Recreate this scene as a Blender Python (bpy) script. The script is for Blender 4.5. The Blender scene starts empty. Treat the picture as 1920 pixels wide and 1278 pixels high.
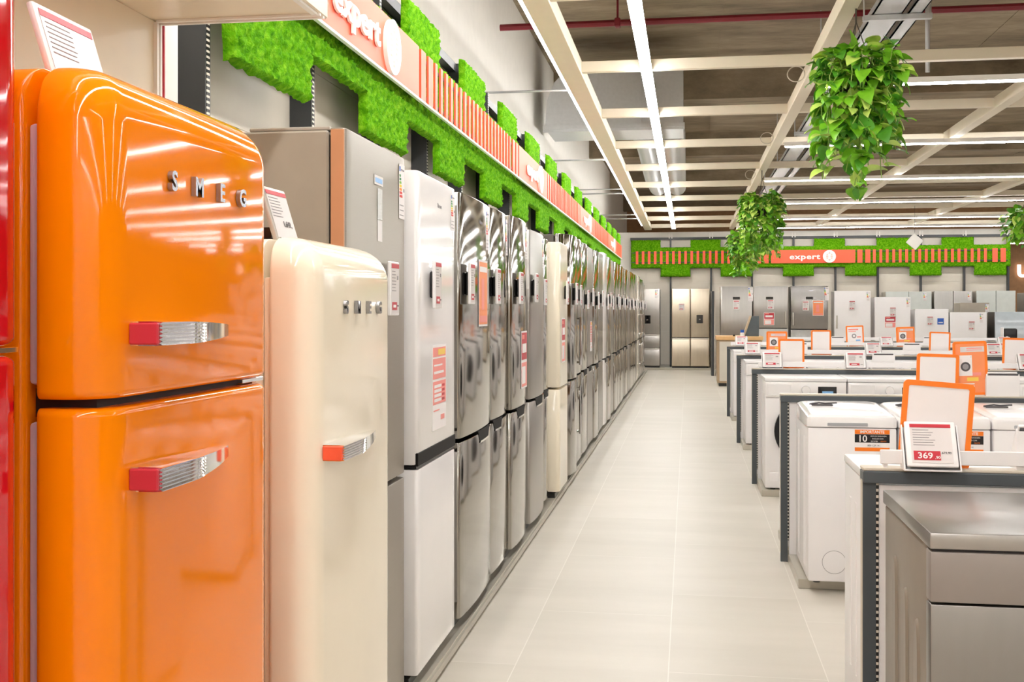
import bpy, bmesh, math, random
from mathutils import Vector, Matrix, noise
random.seed(7)
SC = bpy.context.scene
COL = SC.collection
PI = math.pi

# ------------------------------------------------------------------ materials
def lin(r, g, b):
    def f(c):
        c /= 255.0
        return c / 12.92 if c <= 0.04045 else ((c + 0.055) / 1.055) ** 2.4
    return (f(r), f(g), f(b), 1.0)

def new_mat(name):
    m = bpy.data.materials.new(name)
    m.use_nodes = True
    nt = m.node_tree
    return m, nt, nt.nodes['Principled BSDF']

def ramp(nt, fac, stops):
    n = nt.nodes.new('ShaderNodeValToRGB')
    e = n.color_ramp.elements
    e[0].position, e[0].color = stops[0]
    e[1].position, e[1].color = stops[-1]
    for p, c in stops[1:-1]:
        x = e.new(p); x.color = c
    nt.links.new(fac, n.inputs['Fac'])
    return n.outputs['Color']

def tex_noise(nt, scale, stretch=(1, 1, 1), detail=3.0, rough=0.5):
    tc = nt.nodes.new('ShaderNodeTexCoord')
    mp = nt.nodes.new('ShaderNodeMapping')
    mp.inputs['Scale'].default_value = stretch
    nz = nt.nodes.new('ShaderNodeTexNoise')
    nz.inputs['Scale'].default_value = scale
    nz.inputs['Detail'].default_value = detail
    nz.inputs['Roughness'].default_value = rough
    nt.links.new(tc.outputs['Object'], mp.inputs['Vector'])
    nt.links.new(mp.outputs['Vector'], nz.inputs['Vector'])
    return nz.outputs['Fac']

def mul(c, k):
    return (min(1, c[0] * k), min(1, c[1] * k), min(1, c[2] * k), 1)

def solid(name, col, rough=0.4, metal=0.0, coat=0.0, var=0.04, bump=0.0, spec=0.5, bscale=60):
    m, nt, b = new_mat(name)
    f = tex_noise(nt, 9.0)
    c = ramp(nt, f, [(0.3, mul(col, 1 - var)), (0.7, mul(col, 1 + var))])
    nt.links.new(c, b.inputs['Base Color'])
    b.inputs['Roughness'].default_value = rough
    b.inputs['Metallic'].default_value = metal
    b.inputs['Coat Weight'].default_value = coat
    b.inputs['Coat Roughness'].default_value = 0.03
    b.inputs['Specular IOR Level'].default_value = spec
    if bump:
        bp = nt.nodes.new('ShaderNodeBump')
        bp.inputs['Strength'].default_value = bump
        bp.inputs['Distance'].default_value = 0.01
        nt.links.new(tex_noise(nt, bscale, detail=5), bp.inputs['Height'])
        nt.links.new(bp.outputs['Normal'], b.inputs['Normal'])
    return m

def steel(name, col, rough, stretch=(1, 1, 40), metal=1.0, rv=0.06, wav=0.0):
    m, nt, b = new_mat(name)
    f = tex_noise(nt, 8.0, stretch, 4)
    c = ramp(nt, f, [(0.25, mul(col, 0.95)), (0.75, mul(col, 1.05))])
    nt.links.new(c, b.inputs['Base Color'])
    r = ramp(nt, f, [(0.2, (max(0.02, rough - rv),) * 3 + (1,)), (0.8, (rough + rv,) * 3 + (1,))])
    nt.links.new(r, b.inputs['Roughness'])
    b.inputs['Metallic'].default_value = metal
    if wav:
        bp = nt.nodes.new('ShaderNodeBump')
        bp.inputs['Strength'].default_value = wav
        bp.inputs['Distance'].default_value = 0.02
        nt.links.new(tex_noise(nt, 2.2, (1, 1, 0.5), 1), bp.inputs['Height'])
        nt.links.new(bp.outputs['Normal'], b.inputs['Normal'])
    return m

def emit(name, col, strength):
    m, nt, b = new_mat(name)
    b.inputs['Base Color'].default_value = (0.8, 0.8, 0.8, 1)
    b.inputs['Emission Color'].default_value = col
    b.inputs['Emission Strength'].default_value = strength
    return m

M = {}
M['orange'] = solid('orange_enamel', lin(252, 136, 2), 0.06, coat=0.0, var=0.01)
M['red'] = solid('red_enamel', lin(206, 8, 22), 0.06, coat=0.0, var=0.01)
M['cream'] = solid('cream_enamel', lin(247, 236, 214), 0.10, coat=0.0, var=0.01)
M['cream_flat'] = solid('cream_laminate', lin(236, 222, 198), 0.35, var=0.015)
M['white'] = solid('white_enamel', lin(238, 235, 235), 0.28, var=0.01)
M['white_gloss'] = solid('white_gloss', lin(240, 237, 236), 0.14, coat=0.3, var=0.01)
M['white_plastic'] = solid('white_plastic', lin(240, 237, 236), 0.45, var=0.01)
M['chrome'] = solid('chrome', (0.82, 0.82, 0.83, 1), 0.08, metal=1.0, var=0.02)
M['badge_metal'] = solid('badge_metal', (0.36, 0.36, 0.38, 1), 0.25, metal=1.0)
M['rubber'] = solid('rubber_gasket', lin(205, 195, 205), 0.5)
M['black'] = solid('black_plastic', lin(22, 21, 22), 0.3)
M['black_matte'] = solid('black_matte', lin(24, 22, 22), 0.55, spec=0.15)
M['black_gloss'] = solid('black_glass', lin(16, 15, 16), 0.06, coat=0.5)
M['dark_gap'] = solid('dark_gap', lin(30, 22, 22), 0.6)
M['steel_gloss'] = steel('inox_gloss', (0.36, 0.34, 0.305, 1), 0.085, (6, 1, 1), rv=0.01, wav=0.004)
M['steel_mid'] = steel('inox_mid', (0.42, 0.40, 0.375, 1), 0.30, (2, 1, 0.4), rv=0.01)
M['steel_matte'] = steel('inox_matte', (0.37, 0.335, 0.285, 1), 0.38, (1, 1, 40), metal=0.75)
M['steel_gold'] = steel('inox_champagne', (0.60, 0.52, 0.41, 1), 0.30, (2, 1, 0.4), rv=0.01)
M['steel_dark'] = steel('inox_dark', (0.33, 0.315, 0.30, 1), 0.26, (2, 1, 0.4), rv=0.01)
M['dish_side'] = solid('dishwasher_side', lin(136, 128, 116), 0.4)
M['steel_door'] = steel('inox_door', (0.29, 0.272, 0.258, 1), 0.33, (2, 1, 0.4), rv=0.01)
M['steel_top'] = steel('inox_worktop', (0.40, 0.38, 0.36, 1), 0.30, (2, 2, 2), metal=0.9, rv=0.01)
M['grey_side'] = solid('grey_painted_side', lin(168, 158, 143), 0.42)
M['silver_side'] = solid('silver_side', lin(190, 184, 174), 0.35, metal=0.3)
M['beige_side'] = solid('beige_side', lin(176, 152, 122), 0.4)
M['copper_side'] = solid('copper_door_edge', lin(214, 156, 116), 0.35, metal=0.2)
M['dark_side'] = solid('dark_grey_side', lin(92, 88, 84), 0.4)
M['pale_glass'] = solid('pale_blue_glass', lin(196, 206, 214), 0.12, coat=0.4)
M['pale_green'] = solid('pale_green_silver', lin(196, 200, 194), 0.3, metal=0.2)
M['upright'] = solid('dark_upright', lin(58, 60, 62), 0.4, bump=0.05)
M['frame_grey'] = solid('anthracite_frame', lin(76, 82, 86), 0.4)
M['panel_beige'] = solid('beige_steel_panel', lin(212, 204, 190), 0.45, var=0.02)
M['panel_post'] = solid('beige_post', lin(206, 196, 180), 0.45)
M['base_metal'] = solid('pale_metal_base', lin(188, 182, 168), 0.3, metal=0.35)
M['wall'] = solid('painted_wall', lin(236, 232, 224), 0.75, var=0.02, bump=0.03)
M['wall_tan'] = solid('tan_wall', lin(160, 120, 82), 0.7, var=0.1)
M['beam'] = solid('cream_beam', lin(238, 227, 206), 0.5, var=0.015)
M['galv'] = steel('galvanised', (0.62, 0.63, 0.64, 1), 0.42, (3, 3, 3), metal=0.7)
M['pipe_red'] = solid('red_pipe', lin(120, 22, 34), 0.45)
M['orange_frame'] = solid('orange_plastic', lin(250, 128, 24), 0.35)
M['sign_orange'] = solid('sign_orange', lin(250, 100, 66), 0.5, var=0.02)
M['salmon'] = solid('salmon_mark', lin(250, 150, 130), 0.4)
M['paper'] = solid('paper', lin(242, 237, 236), 0.55, var=0.01)
M['paper_grey'] = solid('screen_grey', lin(222, 216, 214), 0.3, var=0.01)
M['print_red'] = solid('print_red', lin(196, 48, 62), 0.4)
M['print_pink'] = solid('print_pink', lin(246, 150, 140), 0.4)
M['print_orange'] = solid('print_orange', lin(250, 150, 96), 0.4)
M['print_yellow'] = solid('print_yellow', lin(250, 210, 90), 0.4)
M['ink'] = solid('ink', lin(80, 76, 78), 0.5)
M['ink_light'] = solid('ink_light', lin(150, 145, 146), 0.5)
M['blue'] = solid('blue_print', lin(40, 96, 190), 0.4)
M['blue_pale'] = solid('pale_blue_print', lin(140, 190, 240), 0.4)
M['e_green'] = solid('label_green', lin(20, 140, 70), 0.5)
M['e_lime'] = solid('label_lime', lin(130, 190, 50), 0.5)
M['e_yellow'] = solid('label_yellow', lin(250, 220, 30), 0.5)
M['e_orange'] = solid('label_orange', lin(245, 150, 30), 0.5)
M['e_red'] = solid('label_red', lin(222, 50, 40), 0.5)
M['wood'] = solid('wood_top', lin(222, 178, 122), 0.45, var=0.06)
M['slate'] = solid('slate_grey', lin(84, 92, 96), 0.5)
M['tan'] = solid('tan_face', lin(186, 168, 140), 0.4)
M['led'] = emit('led_white', (1.0, 0.99, 0.98, 1), 30.0)
M['letter_lit'] = emit('letter_lit', (1.0, 0.78, 0.7, 1), 1.6)
M['pot'] = solid('plant_pot', lin(38, 34, 30), 0.6)
M['cord'] = solid('plant_cord', lin(70, 62, 52), 0.7)
M['leaf_a'] = solid('leaf_green', lin(122, 186, 40), 0.38, var=0.25)
M['leaf_b'] = solid('leaf_deep', lin(84, 154, 44), 0.35, var=0.2)
M['leaf_c'] = solid('leaf_lime', lin(196, 224, 104), 0.4, var=0.2)
M['vine'] = solid('vine_stem', lin(150, 180, 84), 0.5)
M['panel_white'] = solid('white_panel', lin(244, 240, 234), 0.4, var=0.01)
M['drum_glass'] = solid('porthole_glass', lin(44, 40, 40), 0.08, coat=0.6)
M['grey_plastic'] = solid('grey_plastic', lin(170, 172, 176), 0.4)
M['concrete_dark'] = solid('duct_inside', lin(60, 55, 50), 0.7)

def floor_mat():
    m, nt, b = new_mat('greige_tiles')
    tc = nt.nodes.new('ShaderNodeTexCoord')
    mp = nt.nodes.new('ShaderNodeMapping')
    mp.inputs['Rotation'].default_value = (0, 0, PI / 2)
    mp.inputs['Location'].default_value = (0.35, 0.075, 0)
    br = nt.nodes.new('ShaderNodeTexBrick')
    br.inputs['Scale'].default_value = 1.0
    br.inputs['Brick Width'].default_value = 1.2
    br.inputs['Row Height'].default_value = 0.6
    br.inputs['Mortar Size'].default_value = 0.0022
    br.inputs['Mortar Smooth'].default_value = 0.2
    br.offset = 0.33
    c1, c2 = lin(206, 199, 187), lin(200, 193, 180)
    br.inputs['Color1'].default_value = c1
    br.inputs['Color2'].default_value = c2
    br.inputs['Mortar'].default_value = lin(220, 214, 203)
    nt.links.new(tc.outputs['Object'], mp.inputs['Vector'])
    nt.links.new(mp.outputs['Vector'], br.inputs['Vector'])
    f = tex_noise(nt, 1.6, (0.5, 2.2, 1), 6, 0.6)
    sh = ramp(nt, f, [(0.3, (0.9, 0.9, 0.89, 1)), (0.7, (1, 1, 1, 1))])
    mx = nt.nodes.new('ShaderNodeMix'); mx.data_type = 'RGBA'; mx.blend_type = 'MULTIPLY'
    mx.inputs[0].default_value = 1.0
    nt.links.new(br.outputs['Color'], mx.inputs[6]); nt.links.new(sh, mx.inputs[7])
    nt.links.new(mx.outputs[2], b.inputs['Base Color'])
    b.inputs['Roughness'].default_value = 0.42
    b.inputs['Specular IOR Level'].default_value = 0.35
    return m
M['floor'] = floor_mat()

def slab_mat():
    m, nt, b = new_mat('raw_concrete')
    f = tex_noise(nt, 1.3, (0.5, 1.6, 1), 10, 0.7)
    c = ramp(nt, f, [(0.25, lin(92, 81, 64)), (0.5, lin(142, 126, 103)), (0.75, lin(180, 163, 138))])
    nt.links.new(c, b.inputs['Base Color'])
    b.inputs['Roughness'].default_value = 0.9
    return m
M['slab'] = slab_mat()

def moss_mat():
    m, nt, b = new_mat('preserved_moss')
    f = tex_noise(nt, 34.0, detail=4)
    g = tex_noise(nt, 1.3, detail=2)
    c = ramp(nt, f, [(0.25, lin(56, 120, 0)), (0.5, lin(92, 156, 8)), (0.8, lin(136, 188, 40))])
    mx = nt.nodes.new('ShaderNodeMix'); mx.data_type = 'RGBA'; mx.blend_type = 'MULTIPLY'
    mx.inputs[0].default_value = 0.5
    nt.links.new(c, mx.inputs[6])
    nt.links.new(ramp(nt, g, [(0.35, (0.75, 0.85, 0.6, 1)), (0.65, (1, 1, 1, 1))]), mx.inputs[7])
    nt.links.new(mx.outputs[2], b.inputs['Base Color'])
    b.inputs['Roughness'].default_value = 0.95
    b.inputs['Specular IOR Level'].default_value = 0.1
    bp = nt.nodes.new('ShaderNodeBump')
    bp.inputs['Strength'].default_value = 0.7
    bp.inputs['Distance'].default_value = 0.012
    nt.links.new(tex_noise(nt, 130, detail=3), bp.inputs['Height'])
    nt.links.new(bp.outputs['Normal'], b.inputs['Normal'])
    return m
M['moss'] = moss_mat()

def slot_mat():
    m, nt, b = new_mat('slotted_steel')
    tc = nt.nodes.new('ShaderNodeTexCoord')
    sp = nt.nodes.new('ShaderNodeSeparateXYZ')
    mt = nt.nodes.new('ShaderNodeMath'); mt.operation = 'MULTIPLY'; mt.inputs[1].default_value = 1 / 0.019
    fr = nt.nodes.new('ShaderNodeMath'); fr.operation = 'FRACT'
    nt.links.new(tc.outputs['Object'], sp.inputs[0])
    nt.links.new(sp.outputs['Z'], mt.inputs[0]); nt.links.new(mt.outputs[0], fr.inputs[0])
    c = ramp(nt, fr.outputs[0], [(0.55, lin(30, 28, 28)), (0.6, lin(216, 208, 194))])
    nt.links.new(c, b.inputs['Base Color'])
    b.inputs['Roughness'].default_value = 0.5
    return m
M['slots'] = slot_mat()

# ------------------------------------------------------------------ mesh builder
class MB:
    def __init__(s):
        s.v = []; s.f = []; s.m = []
    def add(s, vs, fs, mi=0):
        o = len(s.v)
        s.v += [tuple(p) for p in vs]
        for f in fs:
            s.f.append([i + o for i in f]); s.m.append(mi)
        return s
    def box(s, x0, x1, y0, y1, z0, z1, mi=0):
        vs = [(x0, y0, z0), (x1, y0, z0), (x1, y1, z0), (x0, y1, z0), (x0, y0, z1), (x1, y0, z1), (x1, y1, z1), (x0, y1, z1)]
        fs = [(3, 2, 1, 0), (4, 5, 6, 7), (0, 1, 5, 4), (1, 2, 6, 5), (2, 3, 7, 6), (3, 0, 4, 7)]
        return s.add(vs, fs, mi)
    def rbox(s, x0, x1, y0, y1, z0, z1, r=0.005, seg=2, mi=0):
        bm = bmesh.new()
        bmesh.ops.create_cube(bm, size=1.0)
        for v in bm.verts:
            v.co = Vector(((x0 + x1) / 2 + v.co.x * (x1 - x0), (y0 + y1) / 2 + v.co.y * (y1 - y0), (z0 + z1) / 2 + v.co.z * (z1 - z0)))
        r = min(r, 0.49 * min(x1 - x0, y1 - y0, z1 - z0))
        bmesh.ops.bevel(bm, geom=bm.edges[:], offset=r, segments=seg, profile=0.5, affect='EDGES')
        bm.verts.index_update()
        s.add([v.co[:] for v in bm.verts], [[v.index for v in f.verts] for f in bm.faces], mi)
        bm.free()
        return s
    def loft(s, secs, mi=0, caps=(True, True)):
        n = len(secs[0]); vs = [p for sec in secs for p in sec]; fs = []
        for k in range(len(secs) - 1):
            for i in range(n):
                j = (i + 1) % n
                fs.append((k * n + i, k * n + j, (k + 1) * n + j, (k + 1) * n + i))
        if caps[0]: fs.append(tuple(range(n - 1, -1, -1)))
        if caps[1]: fs.append(tuple(range((len(secs) - 1) * n, len(secs) * n)))
        return s.add(vs, fs, mi)
    def tube(s, pts, r, n=8, mi=0):
        secs = []
        P = [Vector(p) for p in pts]
        for i, p in enumerate(P):
            t = (P[min(i + 1, len(P) - 1)] - P[max(i - 1, 0)]).normalized()
            a = t.cross(Vector((0, 0, 1)))
            if a.length < 1e-3: a = t.cross(Vector((1, 0, 0)))
            a.normalize(); b = t.cross(a)
            rr = r[i] if isinstance(r, (list, tuple)) else r
            secs.append([tuple(p + (a * math.cos(2 * PI * k / n) + b * math.sin(2 * PI * k / n)) * rr) for k in range(n)])
        return s.loft(secs, mi)
    def ring(s, c, r0, r1, y0, y1, n=40, mi=0):      # annulus facing -y, axis along y
        vs = []
        for k in range(n):
            a = 2 * PI * k / n; ca, sa = math.cos(a), math.sin(a)
            for (r, y) in ((r1, y1), (r1, y0), (r0, y0), (r0, y1)):
                vs.append((c[0] + r * ca, y, c[1] + r * sa))
        fs = []
        for k in range(n):
            j = (k + 1) % n
            for q in range(3):
                fs.append((k * 4 + q, k * 4 + q + 1, j * 4 + q + 1, j * 4 + q))
        return s.add(vs, fs, mi)
    def disc(s, c, r, y, dome=0.0, n=40, mi=0):       # facing -y
        rings = 5
        vs = [(c[0], y - dome, c[1])]; fs = []
        for q in range(1, rings + 1):
            t = q / rings
            for k in range(n):
                a = 2 * PI * k / n
                vs.append((c[0] + r * t * math.cos(a), y - dome * (1 - t * t), c[1] + r * t * math.sin(a)))
        for k in range(n):
            fs.append((0, 1 + k, 1 + (k + 1) % n))
        for q in range(1, rings):
            for k in range(n):
                j = (k + 1) % n
                fs.append((1 + (q - 1) * n + k, 1 + q * n + k, 1 + q * n + j, 1 + (q - 1) * n + j))
        return s.add(vs, fs, mi)
    def plate(s, x0, x1, z0, z1, y, mi=0, t=0.0006):  # thin printed patch whose face looks along -y
        return s.box(x0, x1, y, y + t, z0, z1, mi)
    def xform(s, mat):
        s.v = [tuple(mat @ Vector(p)) for p in s.v]
        return s
    def build(s, name, mats, parent=None, loc=None, rot=None, smooth=True, angle=35):
        me = bpy.data.meshes.new(name)
        me.from_pydata(s.v, [], s.f)
        if not isinstance(mats, (list, tuple)): mats = [mats]
        for m in mats: me.materials.append(M[m] if isinstance(m, str) else m)
        me.polygons.foreach_set('material_index', s.m)
        if smooth:
            me.polygons.foreach_set('use_smooth', [True] * len(me.polygons))
            me.set_sharp_from_angle(angle=math.radians(angle))
        me.update()
        o = bpy.data.objects.new(name, me)
        COL.objects.link(o)
        if parent: o.parent = parent
        if loc: o.location = loc
        if rot: o.rotation_euler = rot
        return o

def tag(o, label=None, cat=None, group=None, kind=None):
    if label: o['label'] = label
    if cat: o['category'] = cat
    if group: o['group'] = group
    if kind: o['kind'] = kind
    return o

def thing(name, label, cat, loc=(0, 0, 0), rz=0.0, group=None):
    o = bpy.data.objects.new(name, None)
    o.empty_display_size = 0.1
    COL.objects.link(o)
    o.location = loc; o.rotation_euler = (0, 0, rz)
    return tag(o, label, cat, group)

KIDS = {}
def dup(root, label, loc, rz=None):
    """copy of a thing with copies of its parts and sub-parts"""
    def rec(o, parent):
        c = o.copy(); COL.objects.link(c)
        if parent: c.parent = parent
        for ch in list(o.children): rec(ch, c)
        return c
    r = rec(root, None)
    r['label'] = label; r.location = loc
    if rz is not None: r.rotation_euler = (r.rotation_euler[0], r.rotation_euler[1], rz)
    return r

_txt = {}
def text_mb(s, size, extrude=0.001, bold=0.0, spacing=1.0, sx=1.0, sz=1.0, res=3):
    """solid lettering in the x-z plane facing -y, centred on x, resting on z = 0"""
    cu = bpy.data.curves.new('lettering', 'FONT')
    cu.body = s; cu.size = size; cu.extrude = extrude; cu.offset = bold; cu.space_character = spacing
    cu.align_x = 'CENTER'; cu.resolution_u = res
    ob = bpy.data.objects.new('lettering', cu); COL.objects.link(ob)
    dg = bpy.context.evaluated_depsgraph_get()
    me = bpy.data.meshes.new_from_object(ob.evaluated_get(dg))
    mb = MB()
    mb.add([(v.co.x * sx, -v.co.z, v.co.y * sz) for v in me.vertices], [list(p.vertices) for p in me.polygons])
    bpy.data.objects.remove(ob); bpy.data.curves.remove(cu); bpy.data.meshes.remove(me)
    return mb

def put(mb, other, dx=0, dy=0, dz=0, mi=0):
    mb.add([(p[0] + dx, p[1] + dy, p[2] + dz) for p in other.v], other.f, mi)
    return mb

# ------------------------------------------------------------------ the setting
def struct(name, mb, mat, label=None):
    o = mb.build(name, mat)
    o['kind'] = 'structure'
    return o
struct('floor', MB().box(-2.1, 16, -8, 38, -0.1, 0.0), 'floor')
struct('wall_left', MB().box(-2.1, -1.95, -8, 38, 0, 5.0), 'wall')
struct('wall_back', MB().box(-1.95, 7.44, 27.52, 27.64, 0, 3.34), 'wall')
struct('wall_far', MB().box(-1.95, 16, 36, 36.2, 0, 5.0), 'wall_tan')
struct('added_wall_front', MB().box(-2.1, 16, -8.1, -8.0, 0, 5.0), 'wall')  # unseen wall added behind the camera to shut out the world light
struct('wall_right', MB().box(15.9, 16.05, -8, 36, 0, 5.0), 'wall_tan')
cm = MB().box(-2.1, 16, -8, 38, 4.9, 5.05)
for k in range(6):
    y = 4.4 + 5.9 * k
    struct('ceiling_beam', MB().box(-1.95, 15.9, y, y + 0.35, 4.45, 4.9), 'slab')
for k in range(5):
    x = 0.4 + 3.4 * k
    cm.box(x, x + 0.012, -8, 38, 4.893, 4.9)
struct('ceiling', cm, 'slab')
# suspended raft of cream beams under the slab
gy = [-3.9 + 2.2 * k for k in range(15)]
for y in gy:
    struct('ceiling_beam', MB().rbox(-0.885, 15.5, y - 0.035, y + 0.035, 3.40, 3.49, 0.004, 1), 'beam')
for x, w in ((-0.965, 0.17), (1.045, 0.11), (3.02, 0.11), (5.1, 0.11), (7.2, 0.11), (9.3, 0.11)):
    struct('ceiling_beam', MB().rbox(x - w / 2, x + w / 2, -4.5, 27.4, 3.385, 3.50, 0.004, 1), 'beam')
# wall ties of the raft
for y in (10.2, 14.95, 18.6, 19.3, 23.6, 24.6):
    struct('ceiling_beam_tie_trim', MB().tube([(-1.96, y, 3.44), (-1.04, y, 3.44)], 0.011, 8), 'galv')
# rolled steel of the slab services
def service(name, mb, mat, label, cat, group=None):
    o = mb.build(name, mat)
    return tag(o, label, cat, group)
pm = MB().tube([(-1.9, 11.2, 4.3), (13, 11.2, 4.3)], 0.033, 10)
for x in (-0.7, 2.1, 4.6): pm.tube([(x, 11.2, 4.3), (x, 11.2, 4.885)], 0.012, 6); pm.rbox(x - 0.03, x + 0.03, 11.155, 11.245, 4.255, 4.345, 0.01, 1)
pm.tube([(-1.25, 7.0, 4.3), (-1.25, 11.2, 4.3)], 0.033, 10)
service('sprinkler_pipe', pm, 'pipe_red', 'dark red sprinkler pipe running across under the raw concrete ceiling', 'pipe')
dr = thing('air_duct', 'wide grey sheet-metal air duct against the wall above the raft', 'duct', (-1.9, 14.0, 3.72))
sec = []
prof = [(0, 0), (1.74, 0), (1.74, 0.82), (0.5, 0.82), (0.28, 0.74), (0.12, 0.58), (0.03, 0.36)]
for y in (0, 1.1): sec.append([(0.10 + p[0], y, p[1]) for p in prof])
MB().loft(sec).build('duct_body', 'galv', dr)
fl = MB()
fl.box(0.08, 1.86, -0.03, 0.0, -0.02, 0.03); fl.box(0.08, 1.86, -0.012, 0.02, -0.05, 0.0)
for x in (0.75, 1.3): fl.box(x, x + 0.02, -0.02, 0.0, 0.0, 0.82)
fl.build('flange', 'galv', dr)
fx = thing('flexible_duct', 'silver corrugated flexible duct hanging beyond the grey air duct', 'duct', (-0.62, 16.0, 3.95))
for dx in (0.0, 0.4):
    pts = [(dx, 0.05 * i, 0.05 * math.sin(i * 0.05)) for i in range(150)]
    MB().tube(pts, [0.17 + (0.012 if i % 2 else 0) for i in range(150)], 14).build('duct_hose', 'galv', fx)
ct = thing('cable_tray', 'pair of grey cable trays running along above the hanging plants', 'cable tray', (1.6, 4, 4.0))
for x0, x1 in ((0.0, 0.25), (0.30, 0.42)):
    MB().box(x0, x1, 0, 22, 0, 0.012).box(x0, x0 + 0.012, 0, 22, 0, 0.07).box(x1 - 0.012, x1, 0, 22, 0, 0.07).build('tray', 'galv', ct)
for k in range(5):
    MB().box(-0.08, 0.50, 6.1 + 3.2 * k, 6.16 + 3.2 * k, -0.05, -0.005).build('strut', 'galv', ct)
    hm = MB()
    for x in (-0.07, 0.49): hm.tube([(x, 6.13 + 3.2 * k, -0.05), (x, 6.13 + 3.2 * k, 0.9)], 0.008, 6)
    hm.build('hanger_rod', 'galv', ct)
service('hanging_pipe', MB().tube([(2.14, 10.5, 3.56), (2.14, 10.5, 4.89)], 0.02, 10), 'galv', 'thin grey vertical pipe dropping from the slab beside the plant nearest the front', 'pipe')

# LED lines
def led_line(label, p0, p1, w, h, z, axis, group=None):
    L = thing('linear_light', label, 'ceiling light', (p0[0], p0[1], z), 0, group)
    ln = (p1[0] - p0[0]) if axis == 'x' else (p1[1] - p0[1])
    a = MB(); b = MB()
    if axis == 'y':
        a.box(-w / 2, w / 2, 0, ln, 0.03, h); b.box(-w / 2, w / 2, 0, ln, 0.0, 0.03)
    else:
        a.box(0, ln, -w / 2, w / 2, 0.012, h)
        n = max(1, int(ln / 2.4))
        for k in range(n):
            b.box(ln * k / n + 0.01, ln * (k + 1) / n - 0.01, -w / 2, w / 2, 0.0, 0.012)
    a.build('housing', 'panel_white', L); b.build('diffuser', 'led', L)
    return L
led_line('broad white light line hanging lengthwise over the aisle beneath the cream beams', (-0.335, -7.5, 0), (-0.335, 26.6, 0), 0.085, 0.05, 3.35, 'y')
led_line('slim light strip along the wall-side edge of the cream edge beam', (-1.067, -7.5, 0), (-1.067, 26.2, 0), 0.026, 0.06, 3.40, 'y')
ords = ['first', 'second', 'third', 'fourth', 'fifth', 'sixth', 'seventh', 'eighth', 'ninth', 'tenth', 'eleventh', 'twelfth', 'thirteenth', 'fourteenth', 'fifteenth', 'sixteenth', 'seventeenth', 'eighteenth', 'nineteenth', 'twentieth', 'twenty-first', 'twenty-second', 'twenty-third', 'twenty-fourth', 'twenty-fifth', 'twenty-sixth', 'twenty-seventh', 'twenty-eighth']
ly = [-7.5, -4.5, -1.0, 2.7, 6.3, 9.85, 13.4, 16.9, 20.5, 24.0, 26.5, 30.0, 33.5]  # both ends of the list are added lines, brightening the rear and tan wall
for i, y in enumerate(ly):
    lab = ('thin light line across the ceiling grid, %s counting from the plant nearest the front' % ords[i - 5]) if i >= 5 else 'thin unseen light line across the ceiling grid overhead, ahead of the first plant'
    led_line(lab, (1.12, y, 0), (13.5, y, 0), 0.05, 0.06, 3.325, 'x', 'cross lights of the ceiling grid')

for yy, n in ((9.72, 'nearest the front'), (13.27, 'second from the front'), (16.77, 'third from the front')):
    pts = [(0.0, 0.012 * math.sin(3.1 * a) + 0.01 * a / 6, 0.0) for a in (0,)]
    pts = [(0.072 * math.cos(a), 0.006 * math.sin(2.3 * a), 0.066 * math.sin(a)) for a in [k * 2 * PI / 24 for k in range(60)]]
    cc = MB().tube(pts, 0.0045, 6).build('cable_coil', 'panel_post', None, (0.91, yy, 3.42))
    tag(cc, 'loop of pale cable hung at the beam beside the aisle plants, %s' % n, 'cable', 'cable loops on the ceiling grid')

# ------------------------------------------------------------------ wall gondolas, moss, banner
PERIOD, BLK = 1.572, 0.80
def wall_gondola(name, label, loc, rz, length, up0, pitch, depth, plab, base_len0=0.0, top=3.17, near=True):
    """local: shelf wall along +x, face toward -y, panel face at y = 0"""
    g = thing(name, label, 'shelving wall', loc, rz)
    n = int((length - up0) / pitch) + 1
    p = MB()
    zs = [0.1 + 0.4 * k for k in range(9)]
    edges = [0.0] + [up0 + pitch * k for k in range(n)] + [length]
    for i in range(len(edges) - 1):
        for k in range(8):
            z1 = min(zs[k + 1] - 0.002, top - 0.02)
            if z1 > zs[k]: p.box(edges[i] + 0.022, edges[i + 1] - 0.022, 0.0, 0.03, zs[k], z1)
    p.build('back_panel', 'panel_beige', g)
    for k in range(n):
        x = up0 + pitch * k
        u = MB().box(x - 0.02, x + 0.02, -0.098, 0.05, 0.0, top, 0)
        if near: u.box(x - 0.012, x + 0.012, -0.0995, -0.0975, 0.1, top - 0.02, 1)
        u.build('upright', ['upright', 'slots'], g)
        if not near:
            MB().box(x - 0.045, x - 0.018, -0.11, -0.099, top - 0.03, top + 0.09).box(x + 0.018, x + 0.045, -0.11, -0.099, top - 0.03, top + 0.09).build('bracket', 'panel_white', g)
    MB().box(0, length, -0.06, 0.04, top - 0.06, top).build('top_rail', 'upright', g)
    bs = MB().box(base_len0, length, -depth, -0.23, 0.0, 0.05).box(base_len0, length, -depth - 0.012, -depth, 0.018, 0.044, 0).build('display_plinth', 'base_metal', None, loc, (0, 0, rz))
    tag(bs, plab, 'plinth')
    return g
# left: local x -> world +Y, front (-y) -> world +X
wall_gondola('shelving_gondola', 'long beige shelving wall with dark slotted uprights behind the row of fridges', (-1.70, 3.16, 0), PI / 2, 22.85, 0.38, 1.065, 0.755, 'long low metal plinth under the row of fridges beside the aisle', -1.75)
wall_gondola('shelving_gondola', 'beige shelving wall with dark uprights across the far end of the aisle', (-1.4, 27.45, 0), 0, 8.84, 0.0 + 0.98, 0.975, 0.80, 'low metal plinth under the fridges at the far end wall', 0.0, 3.2, False)

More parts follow.
